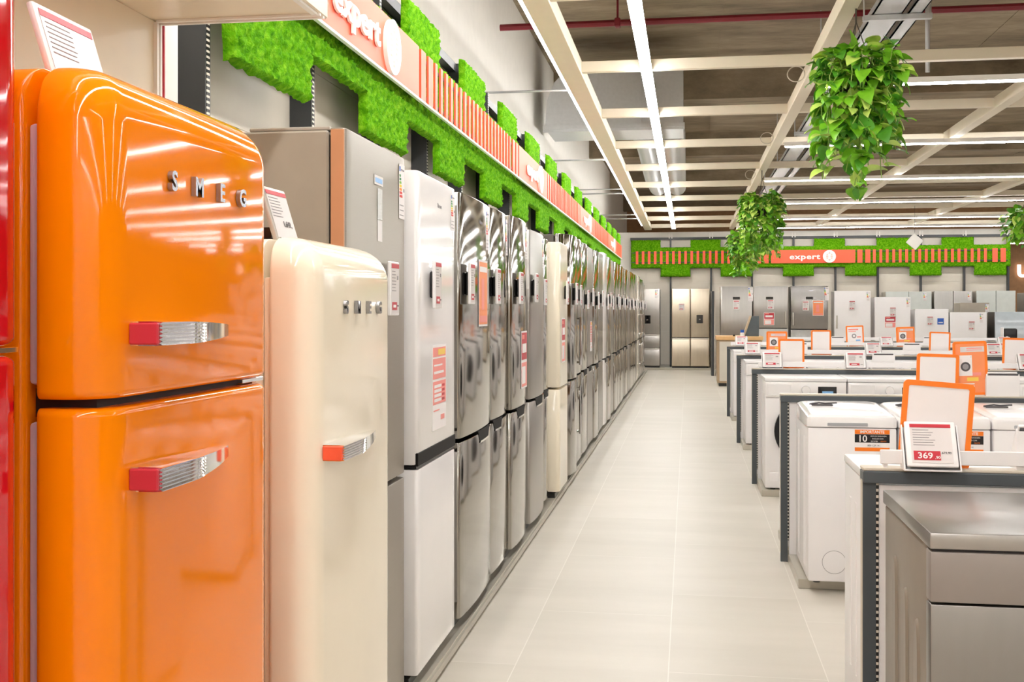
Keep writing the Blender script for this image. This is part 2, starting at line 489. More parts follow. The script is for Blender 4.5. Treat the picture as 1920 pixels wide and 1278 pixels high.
def moss(name, label, loc, rz, length, zb, zt, zdn, zup, first_down, first_up, seg, thick=0.05, PERIOD=PERIOD, BLK=BLK):
    """heightfield of lumps; local x along the wall, face toward -y"""
    xs = []; x = 0.0
    while x < length:
        xs.append(x); x += seg(x)
    dz = 0.0125 if rz else 0.03
    def inside(x, z):
        if zb <= z <= zt: return True
        if zdn <= z < zb: return ((x - first_down) % PERIOD) < BLK and x >= first_down - 1e-6
        if zt < z <= zup: return ((x - first_up) % PERIOD) < BLK
        return False
    lumps = 33.0
    vs, fs, idx = [], [], {}
    cells = {}
    cols = len(xs) - 1
    rows_per = []
    for i in range(cols):
        h = xs[i + 1] - xs[i]
        rows_per.append(h)
    nz = int((zup - zdn) / dz)
    def on(i, k):
        if i < 0 or i >= cols or k < 0 or k >= nz: return False
        key = (i, k)
        if key not in cells:
            cells[key] = inside((xs[i] + xs[i + 1]) / 2, zdn + (k + 0.5) * dz)
        return cells[key]
    def vert(i, k):
        key = (i, k)
        if key in idx: return idx[key]
        x = xs[min(i, cols)]; z = zdn + k * dz
        full = on(i, k) and on(i - 1, k) and on(i, k - 1) and on(i - 1, k - 1)
        p = Vector((x * lumps, z * lumps, loc[1]))
        d = noise.voronoi(p)[0]
        lump = max(0.0, 1.0 - d[0] * 1.25)
        n2 = noise.noise(Vector((x * 60, z * 60, 3)))
        if full:
            y = -thick - 0.024 * lump - 0.006 * n2
            jx = jz = 0.0
        else:
            y = -thick * 0.35 - 0.012 * n2
            jx = 0.012 * noise.noise(Vector((x * 25, z * 25, 9))); jz = 0.012 * noise.noise(Vector((z * 25, x * 25, 4)))
        idx[key] = len(vs); vs.append((x + jx, y, z + jz))
        return idx[key]
    edge = {}
    for i in range(cols):
        for k in range(nz):
            if not on(i, k): continue
            a, b, c, d = vert(i, k), vert(i + 1, k), vert(i + 1, k + 1), vert(i, k + 1)
            fs.append((a, b, c, d))
            for nb, e in (((i, k - 1), (a, b)), ((i + 1, k), (b, c)), ((i, k + 1), (c, d)), ((i - 1, k), (d, a))):
                if not on(*nb): edge[e] = 1
    back = {}
    def bk(q):
        if q not in back:
            back[q] = len(vs); vs.append((vs[q][0], 0.0, vs[q][2]))
        return back[q]
    for (a, b) in list(edge):
        fs.append((b, a, bk(a), bk(b)))
    m = MB(); m.add(vs, fs)
    o = m.build(name, 'moss', None, loc, (0, 0, rz), True, 75)
    return tag(o, label, 'moss panel')
L0 = 3.56
moss('moss_panel', 'bright green stepped moss band along the wall above the row of fridges', (-1.565, L0, 0), PI / 2, 21.9, 2.445, 2.93, 2.255, 3.15, 0.014, 0.81, lambda x: 0.0125 if x < 6.5 else 0.028, 0.032)
moss('moss_panel', 'dark green stepped moss band across the far end wall', (-1.38, 27.315, 0), 0, 8.80, 2.44, 2.945, 2.235, 3.15, 0.714, -0.013, lambda x: 0.03, 0.03, 1.453, 0.73)

def xpert_panel(label, loc, rz, w=2.0, h=0.29):
    """orange fascia: local x along, facing -y, bottom at z = 0"""
    g = thing('fascia_sign', label, 'sign', loc, rz, 'orange fascia signs')
    MB().box(0, w, -0.012, 0.0, 0, h).build('board', 'sign_orange', g)
    if abs(rz) > 0.1: MB().box(0, w, -0.022, -0.002, -0.012, -0.0005).build('edge_trim', 'panel_white', g)
    t = text_mb('expert', 0.178, 0.006, 0.0045, 1.08, 1.38, 1.0)
    put(MB(), t, w * 0.402, -0.022, 0.094).build('lettering', 'panel_white', g)
    d = MB()
    cx, cz, r = w * 0.695, h / 2 - 0.002, h * 0.475
    d.ring((cx, cz), 0.0, r, -0.034, -0.012, 40)
    db = d.build('emblem', 'panel_white', g)
    k = MB()
    for sgn in (-1, 1):
        for q in range(5):
            zz = cz + (q - 2) * 0.026
            k.box(cx + sgn * 0.052 - 0.024 + abs(q - 2) * 0.004, cx + sgn * 0.052 + 0.024 - abs(q - 2) * 0.004, -0.0352, -0.0335, zz - 0.006, zz + 0.006)
    for zz, ww in ((cz + 0.095, 0.014), (cz + 0.075, 0.022), (cz - 0.075, 0.022), (cz - 0.095, 0.014)):
        k.box(cx - ww, cx + ww, -0.0352, -0.0335, zz - 0.006, zz + 0.006)
    k.build('emblem_pattern', 'salmon', db)
    return g
def slats(label, loc, rz, length, h=0.29, trim=True, lead=True):
    g = thing('slat_screen', label, 'slat screen', loc, rz, 'orange slat screens between the signs')
    xs = [(0.045, 0.115), (0.225, 0.115)] if lead else [(0.1, 0.062), (0.2465, 0.062)]
    x = 0.40 if lead else 0.393
    while x < length - 0.42:
        xs.append((x, 0.062)); x += 0.1465
    xs += [(length - 0.345, 0.115), (length - 0.165, 0.115)]
    for (x, w) in xs:
        if x + w > length: continue
        MB().box(x, x + w, -0.012, 0.0, 0, h).build('slat', 'sign_orange', g)
    if trim: MB().box(0, length, -0.022, -0.002, -0.012, -0.0005).build('edge_trim', 'panel_white', g)
    MB().box(0, length, 0.0005, 0.008, 0.03, 0.05).box(0, length, 0.0005, 0.008, h - 0.05, h - 0.03).build('fixing_rail', 'upright', g)
    return g
BX, BZ = -1.498, 2.588
per = 5.72
nm = ['nearest the white canopy', 'second from the white canopy', 'third from the white canopy', 'last before the far wall']
for i in range(4):
    y0 = 4.05 + per * i
    xpert_panel('orange sign panel with white expert lettering and emblem on moss, %s' % nm[i], (BX, y0, BZ), PI / 2, 2.0, 0.29)
    L = 3.71 if i < 3 else 2.1
    slats('run of narrow orange slats over moss following the sign %s' % nm[i], (BX, y0 + 2.005, BZ), PI / 2, L, 0.29)
BY = 27.252
xpert_panel('orange sign panel with white expert lettering on the far end wall', (1.965, BY, 2.545), 0, 1.95, 0.315)
slats('run of orange slats over moss on the far wall, beside the aisle', (-1.36, BY, 2.545), 0, 3.32, 0.315, False, False)
slats('run of orange slats over moss on the far wall, beyond its sign', (3.92, BY, 2.545), 0, 3.42, 0.315, False)

# white canopy and surround of the coloured retro fridges
cp = thing('canopy', 'cream canopy and back panel framing the retro fridges', 'canopy', (0, 0, 0))
MB().rbox(-1.94, -1.0, -1.5, 3.0, 2.22, 2.52, 0.004, 1).build('roof_box', 'cream_flat', cp)
MB().box(-1.56, -1.49, -1.5, 2.99, 0, 2.219).build('side_panel', 'cream_flat', cp)
fm = MB()
fm.box(-1.49, -1.479, 2.935, 2.945, 0, 2.215).box(-1.49, -1.479, 2.955, 2.965, 0, 2.215)
fm.build('edge_molding', 'panel_white', cp)
MB().box(-1.489, -1.48, 2.978, 2.984, 0, 2.215).build('red_edge', 'print_red', cp)
MB().box(-1.56, -1.49, 3.002, 3.085, 0, 2.60).build('return_panel', 'panel_white', cp)
mm = MB()
mm.box(-1.022, -1.006, -1.5, 2.925, 2.213, 2.2195)
mm.box(-1.48, -1.0, 2.93, 2.94, 2.213, 2.2195).box(-1.48, -1.0, 2.96, 2.97, 2.213, 2.2195)
mm.build('soffit_molding', 'panel_white', cp)

# ------------------------------------------------------------------ retro fridges
def rr(xl, xr, y0, y1, rc_f, rc_b, n=7):
    """rounded plan outline, counter-clockwise seen from above; y0 is the front"""
    pts = []
    for (cx, cy, r, a0) in ((xl + rc_f, y0 + rc_f, rc_f, PI), (xr - rc_f, y0 + rc_f, rc_f, 1.5 * PI), (xr - rc_b, y1 - rc_b, rc_b, 0), (xl + rc_b, y1 - rc_b, rc_b, 0.5 * PI)):
        for k in range(n):
            a = a0 + 0.5 * PI * k / (n - 1)
            pts.append((cx + r * math.cos(a), cy + r * math.sin(a)))
    return pts
def retro_shell(w, y0, y1, z0, z1, rc_f, rc_b, Rt, Rb, kf=1.0, kb=0.0):
    secs = []
    zs = []
    for k in range(9):
        t = k / 8.0
        zs.append((z0 + Rb * (1 - math.cos(t * PI / 2)), Rb * (1 - math.sin(t * PI / 2))))
    for k in range(11):
        t = k / 10.0
        zs.append((z1 - Rt + Rt * math.sin(t * PI / 2), Rt * (1 - math.cos(t * PI / 2))))
    for z, ins in zs:
        rf = max(0.004, rc_f - ins * 0.35); rb = max(0.002, rc_b - ins * 0.35)
        secs.append([(p[0], p[1], z) for p in rr(-w / 2 + ins, w / 2 - ins, y0 + ins * kf, y1 - ins * kb, rf, rb)])
    return MB().loft(secs)
def retro_handle(parent, x0, x1, zc, capmat):
    secs = []
    N = 26
    for i in range(N + 1):
        t = i / N
        x = x0 + (x1 - x0) * t
        p = 0.046 if t < 0.35 else 0.046 - 0.040 * ((t - 0.35) / 0.65) ** 1.5
        hh = 0.0175 if t < 0.3 else 0.0175 - 0.0075 * ((t - 0.3) / 0.7) ** 1.3
        amp = 0.0028 if t < 0.36 else 0.0028 * max(0, 1 - (t - 0.36) / 0.14)
        sec = [(x, 0.002, zc - hh), (x, -p * 0.8, zc - hh)]
        for k in range(13):
            zz = zc - hh * 0.93 + 2 * hh * 0.93 * k / 12
            sec.append((x, -p - (amp if k % 2 == 0 else -amp), zz))
        sec += [(x, -p * 0.8, zc + hh), (x, 0.002, zc + hh)]
        secs.append(sec)
    h = MB().loft(secs).build('handle', 'chrome', parent, smooth=True, angle=25)
    MB().rbox(x0 - 0.006, x0 + 0.001, -0.044, 0.0, zc - 0.0155, zc + 0.0155, 0.002, 1).build('handle_cap', capmat, h)
    return h
def chrome_letters(parent, word, xs, zc, hgt):
    for ch, x in zip(word, xs):
        t = text_mb(ch, hgt * 1.38, 0.004, 0.0012, 1.0, 1.0, 1.0)
        put(MB(), t, x, -0.005, zc - hgt / 2).build('badge_letter', 'badge_metal', parent)
def retro_fridge(label, loc, mat, H, split, handles, letters, capmat, w=0.6, D=0.60, lz=1.6, Rt=0.085):
    g = thing('retro_refrigerator', label, 'refrigerator', loc, PI / 2)
    dt = 0.105
    body = retro_shell(w, dt + 0.018, D, 0.04, H, 0.012, 0.03, 0.06, 0.01, 0.0)
    body.build('body', mat, g)
    MB().box(-w / 2 + 0.03, w / 2 - 0.03, 0.03, D - 0.03, 0.0, 0.04).build('plinth', 'black', g)
    zs = [(0.05, H + 0.005)] if split is None else [(split + 0.006, H + 0.005), (0.05, split - 0.006)]
    doors = []
    for i, (a, b) in enumerate(zs):
        top = (i == 0)
        d = retro_shell(w + 0.004, 0.0, dt, a, b, 0.06, 0.010, Rt if top else 0.012, 0.012 if split and top else 0.02, 1.0, 0.0)
        doors.append(d.build('door', mat, g))
        MB().rbox(-w / 2 + 0.012, w / 2 - 0.012, dt, dt + 0.017, a + 0.02, b - (0.09 if top else 0.02), 0.006, 2).build('gasket', 'rubber' if mat != 'cream' else 'cream_flat', doors[-1])
    if split:
        MB().box(-w / 2 + 0.03, w / 2 - 0.03, 0.03, dt + 0.017, split - 0.02, split + 0.02).build('door_gap', 'dark_gap', g)
    for (i, x0, x1, zc) in handles: retro_handle(doors[i], x0, x1, zc, capmat)
    chrome_letters(doors[0], 'SMEG', letters, lz, 0.030)
    MB().rbox(w / 2 - 0.10, w / 2 + 0.0, 0.02, 0.10, (split or 0.04) - 0.004, (split or 0.04) + 0.004, 0.001, 1).build('hinge', 'chrome', g)
    return g
P = 0.05
fo = retro_fridge('glossy orange retro fridge freezer with two chrome handles', (-0.78, 1.7075, P), 'orange', 1.695, 1.222,
    [(0, -0.24, 0.085, 1.318), (1, -0.24, 0.085, 1.112)], (-0.12, -0.033, 0.055, 0.142), 'print_red', w=0.615, lz=1.549)
fc = retro_fridge('cream retro fridge with a single chrome handle', (-0.78, 2.57, P), 'cream', 1.508, None,
    [(0, -0.262, 0.125, 1.043)], (-0.115, -0.024, 0.068, 0.159), 'sign_orange', w=0.62, lz=1.36)
fr = retro_fridge('tall glossy red retro fridge beside the orange one', (-0.84, 1.025, P), 'red', 1.95, 1.30,
    [(0, -0.25, 0.10, 1.42), (1, -0.25, 0.10, 1.10)], (-0.115, -0.02, 0.073, 0.165), 'chrome', lz=1.70)

# ------------------------------------------------------------------ price displays
_disp = {}
def screen_mb(w, h, z0, y, price=True):
    s = MB()
    s.plate(-w / 2, w / 2, z0, z0 + h, y, 0)
    s.plate(-w / 2, w / 2, z0 + h * 0.91, z0 + h, y - 0.0008, 1)
    for k in range(7):
        zz = z0 + h * (0.84 - 0.065 * k)
        s.plate(-w * 0.44, -w * (0.44 - 0.55 * random.uniform(0.7, 1.0)), zz, zz + h * 0.014, y - 0.0008, 2)
    if price:
        s.plate(-w * 0.42, w * 0.22, z0 + h * 0.07, z0 + h * 0.23, y - 0.0008, 1)
        s.plate(w * 0.27, w * 0.44, z0 + h * 0.14, z0 + h * 0.17, y - 0.0008, 3)
        s.plate(-w * 0.3, w * 0.05, z0 + h * 0.12, z0 + h * 0.175, y - 0.0016, 4)
        s.plate(w * 0.24, w * 0.4, z0 + h * 0.68, z0 + h * 0.76, y - 0.0008, 2)
    return s
SCR = ['paper_grey', 'print_red', 'ink_light', 'ink', 'paper']
def door_display(label, loc, rz, w=0.108, h=0.178, group='price displays on fridge doors', off=0.024, frame='white_plastic'):
    """electronic price display clipped to a door; root sits on the door face"""
    g = thing('price_display', label, 'price display', loc, rz, group)
    MB().rbox(-w * 0.24, w * 0.24, -off + 0.008, -0.001, h * 0.22, h * 0.78, 0.004, 1).build('magnet_clip', 'black', g)
    c = MB().rbox(-w / 2, w / 2, -off - 0.004, -off + 0.008, 0, h, 0.003, 1).build('casing', frame, g)
    screen_mb(w * 0.86, h * 0.92, h * 0.04, -off - 0.0048).build('screen', SCR, c)
    return g

def energy_label(parent, x, z, y=-0.0012, w=0.075, h=0.19, bend=0):
    s = MB()
    s.plate(x, x + w, z, z + h, y, 0)
    s.plate(x + w * 0.05, x + w * 0.25, z + h * 0.86, z + h * 0.95, y - 0.0006, 1)
    s.plate(x + w * 0.35, x + w * 0.9, z + h * 0.88, z + h * 0.91, y - 0.0006, 7)
    cols = [1 + 1, 2, 3, 4, 5, 6, 6]
    for k in range(7):
        zz = z + h * (0.76 - 0.062 * k)
        s.plate(x + w * 0.08, x + w * (0.30 + 0.045 * k), zz, zz + h * 0.045, y - 0.0006, cols[k])
    s.plate(x + w * 0.75, x + w * 0.93, z + h * 0.50, z + h * 0.56, y - 0.0006, 7)
    for k in range(3):
        s.plate(x + w * 0.12, x + w * 0.8, z + h * (0.06 + 0.09 * k), z + h * (0.075 + 0.09 * k), y - 0.0006, 7)
    return s.build('energy_label', ['paper', 'blue', 'e_green', 'e_lime', 'e_yellow', 'e_orange', 'e_red', 'ink_light'], parent)

def promo(label, loc, rz, w, h, style=0, group='promotional sheets on fridge doors'):
    g = tag(None or MB().build('tmp', 'paper'), None) if False else None
    s = MB()
    s.plate(-w / 2, w / 2, 0, h, -0.0016, 0, 0.0012)
    y = -0.0024
    if style == 0:
        s.plate(-w * 0.46, w * 0.46, h * 0.86, h * 0.97, y, 2); s.plate(-w * 0.1, w * 0.4, h * 0.88, h * 0.95, y - 0.0006, 3)
        s.plate(-w * 0.46, w * 0.46, h * 0.60, h * 0.84, y, 1)
        s.plate(-w * 0.46, w * 0.46, h * 0.30, h * 0.57, y, 2)
        for k in range(4): s.plate(-w * 0.38, w * 0.12, h * (0.33 + 0.055 * k), h * (0.365 + 0.055 * k), y - 0.0006, 0); s.plate(w * 0.2, w * 0.36, h * (0.33 + 0.055 * k), h * (0.36 + 0.055 * k), y - 0.0006, 4)
        s.plate(-w * 0.4, w * 0.3, h * 0.66, h * 0.69, y - 0.0006, 0); s.plate(-w * 0.4, w * 0.2, h * 0.75, h * 0.77, y - 0.0006, 0)
        s.plate(w * 0.1, w * 0.36, h * 0.10, h * 0.16, y, 1); s.plate(-w * 0.42, 0, h * 0.22, h * 0.235, y, 1)
    elif style == 1:
        s.plate(-w * 0.46, w * 0.46, h * 0.03, h * 0.97, y, 2)
        s.plate(-w * 0.2, w * 0.1, h * 0.25, h * 0.72, y - 0.0006, 1)
        s.plate(-w * 0.4, w * 0.4, h * 0.82, h * 0.9, y - 0.0006, 0); s.plate(-w * 0.4, w * 0.4, h * 0.06, h * 0.16, y - 0.0006, 1)
    else:
        s.plate(-w * 0.46, w * 0.46, h * 0.5, h * 0.97, y, 4); s.plate(-w * 0.35, w * 0.35, h * 0.62, h * 0.78, y - 0.0006, 0); s.plate(-w * 0.4, 0, h * 0.86, h * 0.93, y - 0.0006, 2)
        s.plate(-w * 0.46, w * 0.46, h * 0.03, h * 0.45, y, 2); s.plate(-w * 0.4, w * 0.2, h * 0.08, h * 0.38, y - 0.0006, 0)
    o = s.build('promo_sheet', ['paper', 'print_pink', 'print_orange' if style == 1 else 'print_pink', 'print_yellow', 'print_red'], None, loc, (0, 0, rz))
    return tag(o, label, 'poster', group)

# ------------------------------------------------------------------ fridges
def door_mb(x0, x1, z0, z1, t, bow=0.0, rc=0.012, e=0.004):
    cx, hw = (x0 + x1) / 2, (x1 - x0) / 2
    plan = []
    n = 14
    def fy(u): return -bow * (1 - u * u)
    k = 5
    for i in range(k):                                   # front-left corner
        a = PI + 0.5 * PI * i / (k - 1)
        plan.append((-hw + rc + rc * math.cos(a), rc + rc * math.sin(a)))
    for i in range(1, n):
        u = -1 + 2 * i / n
        xx = u * (hw - rc)
        plan.append((xx, fy(xx / hw)))
    for i in range(k):
        a = 1.5 * PI + 0.5 * PI * i / (k - 1)
        plan.append((hw - rc + rc * math.cos(a), rc + rc * math.sin(a)))
    plan = [(p[0], p[1]) for p in plan]
    plan.append((hw, t)); plan.append((-hw, t))
    secs = []
    for z, ins in ((z0, e), (z0 + e * 0.3, e * 0.3), (z0 + e, 0), (z1 - e, 0), (z1 - e * 0.3, e * 0.3), (z1, e)):
        secs.append([(cx + p[0] * (hw - ins) / hw, p[1] + (ins if p[1] < t * 0.9 else 0), z) for p in plan])
    return MB().loft(secs)

def fridge(label, loc, rz, w, h, mat, side, layout='two', split=0.80, bow=0.0, handle='gap', energy=(0.5, 0.0), badge=None,
           panel=None, dispenser=None, d=0.60, group=None, dt=0.065, capmat=None, doormat2=None, rc=0.012):
    g = thing('refrigerator', label, 'refrigerator', loc, rz, group)
    hw = w / 2 - 0.003
    b = MB().rbox(-hw, hw, dt + 0.008, d, 0.03, h - 0.006, 0.006, 1)
    b.build('body', side, g)
    MB().box(-hw + 0.01, hw - 0.01, 0.035, d - 0.04, 0.0, 0.03).build('kick_plate', 'black', g)
    z0, z1 = 0.045, h
    drs = []
    if layout == 'two': drs = [(-hw, hw, split + 0.008, z1), (-hw, hw, z0, split - 0.008)]
    elif layout == 'one': drs = [(-hw, hw, z0, z1)]
    elif layout == 'three': drs = [(-hw, hw, split + 0.005, z1), (-hw, hw, split - 0.325, split - 0.005), (-hw, hw, z0, split - 0.335)]
    elif layout == 'four': drs = [(-hw, -0.003, split + 0.008, z1), (0.003, hw, split + 0.008, z1), (-hw, -0.003, z0, split - 0.008), (0.003, hw, z0, split - 0.008)]
    elif layout == 'side': drs = [(-hw, -0.003, z0, z1), (0.003, hw, z0, z1)]
    objs = []
    for (a, c, p, q) in drs:
        objs.append(door_mb(a, c, p, q, dt, bow, rc).build('door', mat, g))
    gm = MB().box(-hw + 0.012, hw - 0.012, dt + 0.0005, dt + 0.0075, 0.06, h - 0.02)
    gm.build('gasket', 'dark_gap', g)
    if handle == 'band':
        MB().box(-hw, hw, 0.004, dt, split - 0.0045, split + 0.0045 + 0.0).build('handle_band', 'black', g)
        MB().rbox(-hw + 0.001, hw - 0.001, -0.0025, 0.02, split + 0.004, split + 0.052, 0.002, 1).build('handle_band', 'black_matte', objs[0])
    elif handle in ('scoop_left', 'scoop_right', 'scoop'):
        x0, x1 = {'scoop_left': (-hw * 0.75, hw * 0.15), 'scoop_right': (-hw * 0.1, hw * 0.8), 'scoop': (-hw * 0.55, hw * 0.55)}[handle]
        yb = lambda x: -bow * (1 - (x / hw) ** 2) - 0.002
        m = MB()
        vs = []
        for (x, z) in ((x0, split + 0.004), (x1, split + 0.004), (x1 - 0.05, split - 0.045), (x0 + 0.05, split - 0.045)):
            vs.append((x, yb(x), z))
        xm = (x0 + x1) / 2
        vs.append((xm, yb(xm), split + 0.004)); vs.append((xm, yb(xm), split - 0.045))
        m.add(vs, [(3, 5, 4, 0), (5, 2, 1, 4)])
        bk = [(v[0], 0.03, v[2]) for v in vs]
        m.add(vs + bk, [(0, 6, 9, 3), (3, 9, 11, 5), (5, 11, 8, 2), (2, 8, 7, 1), (1, 7, 10, 4), (4, 10, 6, 0), (6, 10, 11, 9), (10, 7, 8, 11)])
        m.build('handle_recess', 'black_matte', objs[1])
        lip = MB()
        for k in range(6):
            xa = x0 + 0.05 + (x1 - x0 - 0.1) * k / 6; xb = x0 + 0.05 + (x1 - x0 - 0.1) * (k + 1) / 6
            lip.add([(xa, yb(xa) - 0.002, split - 0.053), (xb, yb(xb) - 0.002, split - 0.053), (xb, yb(xb) - 0.002, split - 0.044), (xa, yb(xa) - 0.002, split - 0.044)], [(0, 1, 2, 3)])
        lip.build('handle_lip', 'chrome', objs[1])
    elif handle in ('bars_left', 'bars_right'):
        s = -1 if handle == 'bars_left' else 1
        x = s * (hw - 0.045)
        for o, (za, zb) in ((objs[0], (split + 0.09, split + 0.50)), (objs[1] if len(objs) > 1 else objs[0], (split - 0.50, split - 0.09))):
            m = MB().tube([(x, -0.045, za), (x, -0.045, zb)], 0.011, 10)
            for zz in (za + 0.02, zb - 0.02): m.tube([(x, -0.045, zz), (x, 0.001, zz)], 0.009, 8)
            m.build('handle', 'chrome', o)
            if len(objs) == 1: break
    elif handle == 'flat_bar_left' or handle == 'flat_bar_right':
        s = -1 if handle == 'flat_bar_left' else 1
        x = s * (hw - 0.05)
        MB().rbox(x - 0.014, x + 0.014, -0.035, 0.0, split + 0.08, split + 0.36, 0.006, 2).build('handle', 'silver_side', objs[0])
    elif handle == 'edge':
        for o, (a, c, p, q) in zip(objs, drs):
            if q < h * 0.6: MB().rbox(a + 0.01, c - 0.01, -0.012, 0.004, q - 0.028, q - 0.004, 0.004, 1).build('handle', 'silver_side', o)
    top = objs[0] if layout != 'four' else objs[1]
    fy = lambda x: -bow * (1 - (x / hw) ** 2)
    if energy:
        ex = hw * energy[0] if energy[0] < 0 else hw - 0.085 - energy[1]
        lay = objs[1] if layout in ('four', 'side') else objs[0]
        eh = 0.19 if len(energy) < 3 else energy[2]
        energy_label(lay, ex, h - 0.025 - eh, fy(ex + 0.04) - 0.002, 0.075 if eh < 0.25 else 0.1, eh)
    if badge:
        put(MB(), text_mb(badge, 0.024, 0.0004, 0.0002), hw * 0.1, fy(0) - 0.0012, h - 0.105).build('badge', 'ink_light' if 'dark' not in mat else 'chrome', top)
    if panel:
        MB().rbox(panel[0] - 0.075, panel[0] + 0.075, fy(0) - 0.004, 0.004, panel[1], panel[1] + 0.055, 0.003, 1).build('control_panel', 'black_gloss', top)
    if dispenser:
        di = MB().rbox(dispenser[0] - 0.075, dispenser[0] + 0.075, -0.006, 0.006, dispenser[1], dispenser[1] + 0.20, 0.006, 1).build('water_dispenser', 'black_gloss', top)
        MB().rbox(dispenser[0] - 0.02, dispenser[0] + 0.02, -0.016, -0.0055, dispenser[1] + 0.08, dispenser[1] + 0.11, 0.004, 1).build('dispenser_lever', 'steel_dark', di)
    return g

ROWF = 'fridges along the shelving wall'
def lrow(label, y0, y1, xf, h, *a, **k):
    return fridge(label, (xf, (y0 + y1) / 2, 0.05), PI / 2, y1 - y0 - 0.006, h - 0.05, *a, group=ROWF, **k)
# matte greige one next to the cream retro fridge
g = lrow('matte greige fridge freezer standing just behind the cream retro fridge', 3.11, 3.805, -0.985, 1.935, 'steel_matte', 'grey_side', split=0.775, handle='gap', energy=(0.5, 0.0), dt=0.045, d=0.60)
dd = [c for c in g.children if c.name.startswith('door')][0]
MB().plate(-0.045, 0.055, 1.755, 1.785, -0.0014, 0).plate(-0.035, 0.045, 1.762, 1.777, -0.002, 1).build('name_plate', ['paper_grey', 'blue_pale'], dd)
MB().plate(-0.008, 0.045, 1.645, 1.745, -0.0014, 0).plate(-0.008, 0.045, 1.575, 1.643, -0.0014, 1).build('foil_sticker', ['steel_dark', 'paper_grey'], dd)
MB().rbox(-0.347, -0.34, 0.004, 0.044, 0.79, 1.88, 0.001, 1).build('door_edge', 'copper_side', dd)
MB().rbox(-0.33, 0.33, 0.05, 0.30, 1.8802, 1.892, 0.003, 1).build('top_cover', 'silver_side', g)
# glossy white one with the black band
lrow('glossy white fridge freezer with a black band between its doors', 3.855, 4.512, -0.955, 1.905, 'white_gloss', 'white', split=0.79, handle='band', energy=(0.5, 0.0, 0.15), badge='Hisense', dt=0.075)
lrow('wide bowed steel fridge freezer beyond the glossy white one', 4.60, 5.36, -0.955, 1.905, 'steel_gloss', 'silver_side', split=0.80, bow=0.014, handle='scoop_right', badge='Hisense', energy=(0.5, 0.10), dt=0.075)
lrow('bowed steel fridge freezer, second after the glossy white one', 5.37, 5.93, -0.968, 1.915, 'steel_gloss', 'silver_side', split=0.80, bow=0.013, handle='scoop_left', energy=(0.5, 0.0))
lrow('bowed steel fridge freezer, third after the glossy white one', 5.98, 6.57, -0.955, 1.925, 'steel_gloss', 'silver_side', split=0.80, bow=0.013, handle='scoop', energy=(0.5, -0.02))
lrow('steel fridge freezer with grey sides, fourth after the glossy white one', 6.72, 7.38, -0.955, 1.90, 'steel_mid', 'silver_side', split=0.80, bow=0.015, handle='scoop', energy=(0.5, 0.06), dt=0.075)
lrow('shiny steel fridge freezer next to the matte cream one', 7.40, 7.93, -1.0, 1.90, 'steel_gloss', 'silver_side', split=0.80, bow=0.03, handle='scoop', energy=(0.5, -0.02), rc=0.03)
lrow('matte cream fridge freezer standing among steel ones', 7.95, 8.52, -0.915, 1.90, 'cream', 'cream', split=0.79, handle='gap', energy=None, dt=0.085, rc=0.03)
lrow('tall dark-edged steel fridge freezer beyond the matte cream one', 8.66, 9.42, -0.955, 2.01, 'steel_gloss', 'dark_side', split=0.80, bow=0.05, handle='gap', energy=None, rc=0.06, dt=0.08)
far = [('steel_gloss', 2.03, 'bars_left'), ('steel_gloss', 2.03, 'scoop'), ('steel_mid', 2.03, 'scoop'), ('steel_gloss', 2.03, 'scoop'), ('steel_dark', 2.04, 'gap'), ('white_gloss', 2.07, 'scoop'),
       ('steel_gloss', 2.05, 'scoop'), ('steel_mid', 2.05, 'gap'), ('steel_gloss', 2.05, 'scoop'), ('steel_gloss', 2.05, 'scoop'), ('steel_gloss', 2.05, 'gap'), ('steel_dark', 2.05, 'scoop'), ('steel_gloss', 2.05, 'scoop'),
       ('steel_mid', 2.05, 'gap'), ('steel_gloss', 2.06, 'scoop'), ('steel_gloss', 2.06, 'gap'), ('steel_gloss', 2.06, 'scoop'), ('steel_mid', 2.08, 'scoop'), ('cream', 2.08, 'gap'), ('steel_mid', 2.09, 'bars_left'),
       ('steel_gloss', 2.05, 'bars_left'), ('steel_gloss', 2.05, 'bars_left'), ('steel_mid', 2.02, 'gap'), ('steel_gloss', 1.98, 'gap')]
nmat = {'steel_gloss': 'shiny steel', 'steel_mid': 'brushed steel', 'steel_dark': 'dark steel', 'white_gloss': 'white', 'cream': 'cream'}
YF = []
y = 9.44
for i, (mt, h, hd) in enumerate(far):
    w = 0.63 if i < 6 else 0.655
    sd = {'white_gloss': 'white', 'cream': 'cream', 'steel_dark': 'dark_side'}.get(mt, 'silver_side')
    lab = '%s fridge freezer, %s beyond the tall dark-edged one' % (nmat[mt], ords[i])
    if mt in ('white_gloss', 'cream'): lab = '%s fridge freezer far along the row between steel ones' % nmat[mt]
    xf = -0.955 - random.uniform(0, 0.012)
    lrow(lab, y, y + w, xf, h, mt, sd, split=0.80, bow=0.016 if 'gloss' in mt else 0.0, handle=hd, energy=(0.5, random.uniform(0, 0.06)) if i % 5 != 4 else None, rc=0.02)
    YF.append((y, y + w, xf, 0.016 if 'gloss' in mt else 0.0)); y += w + 0.006

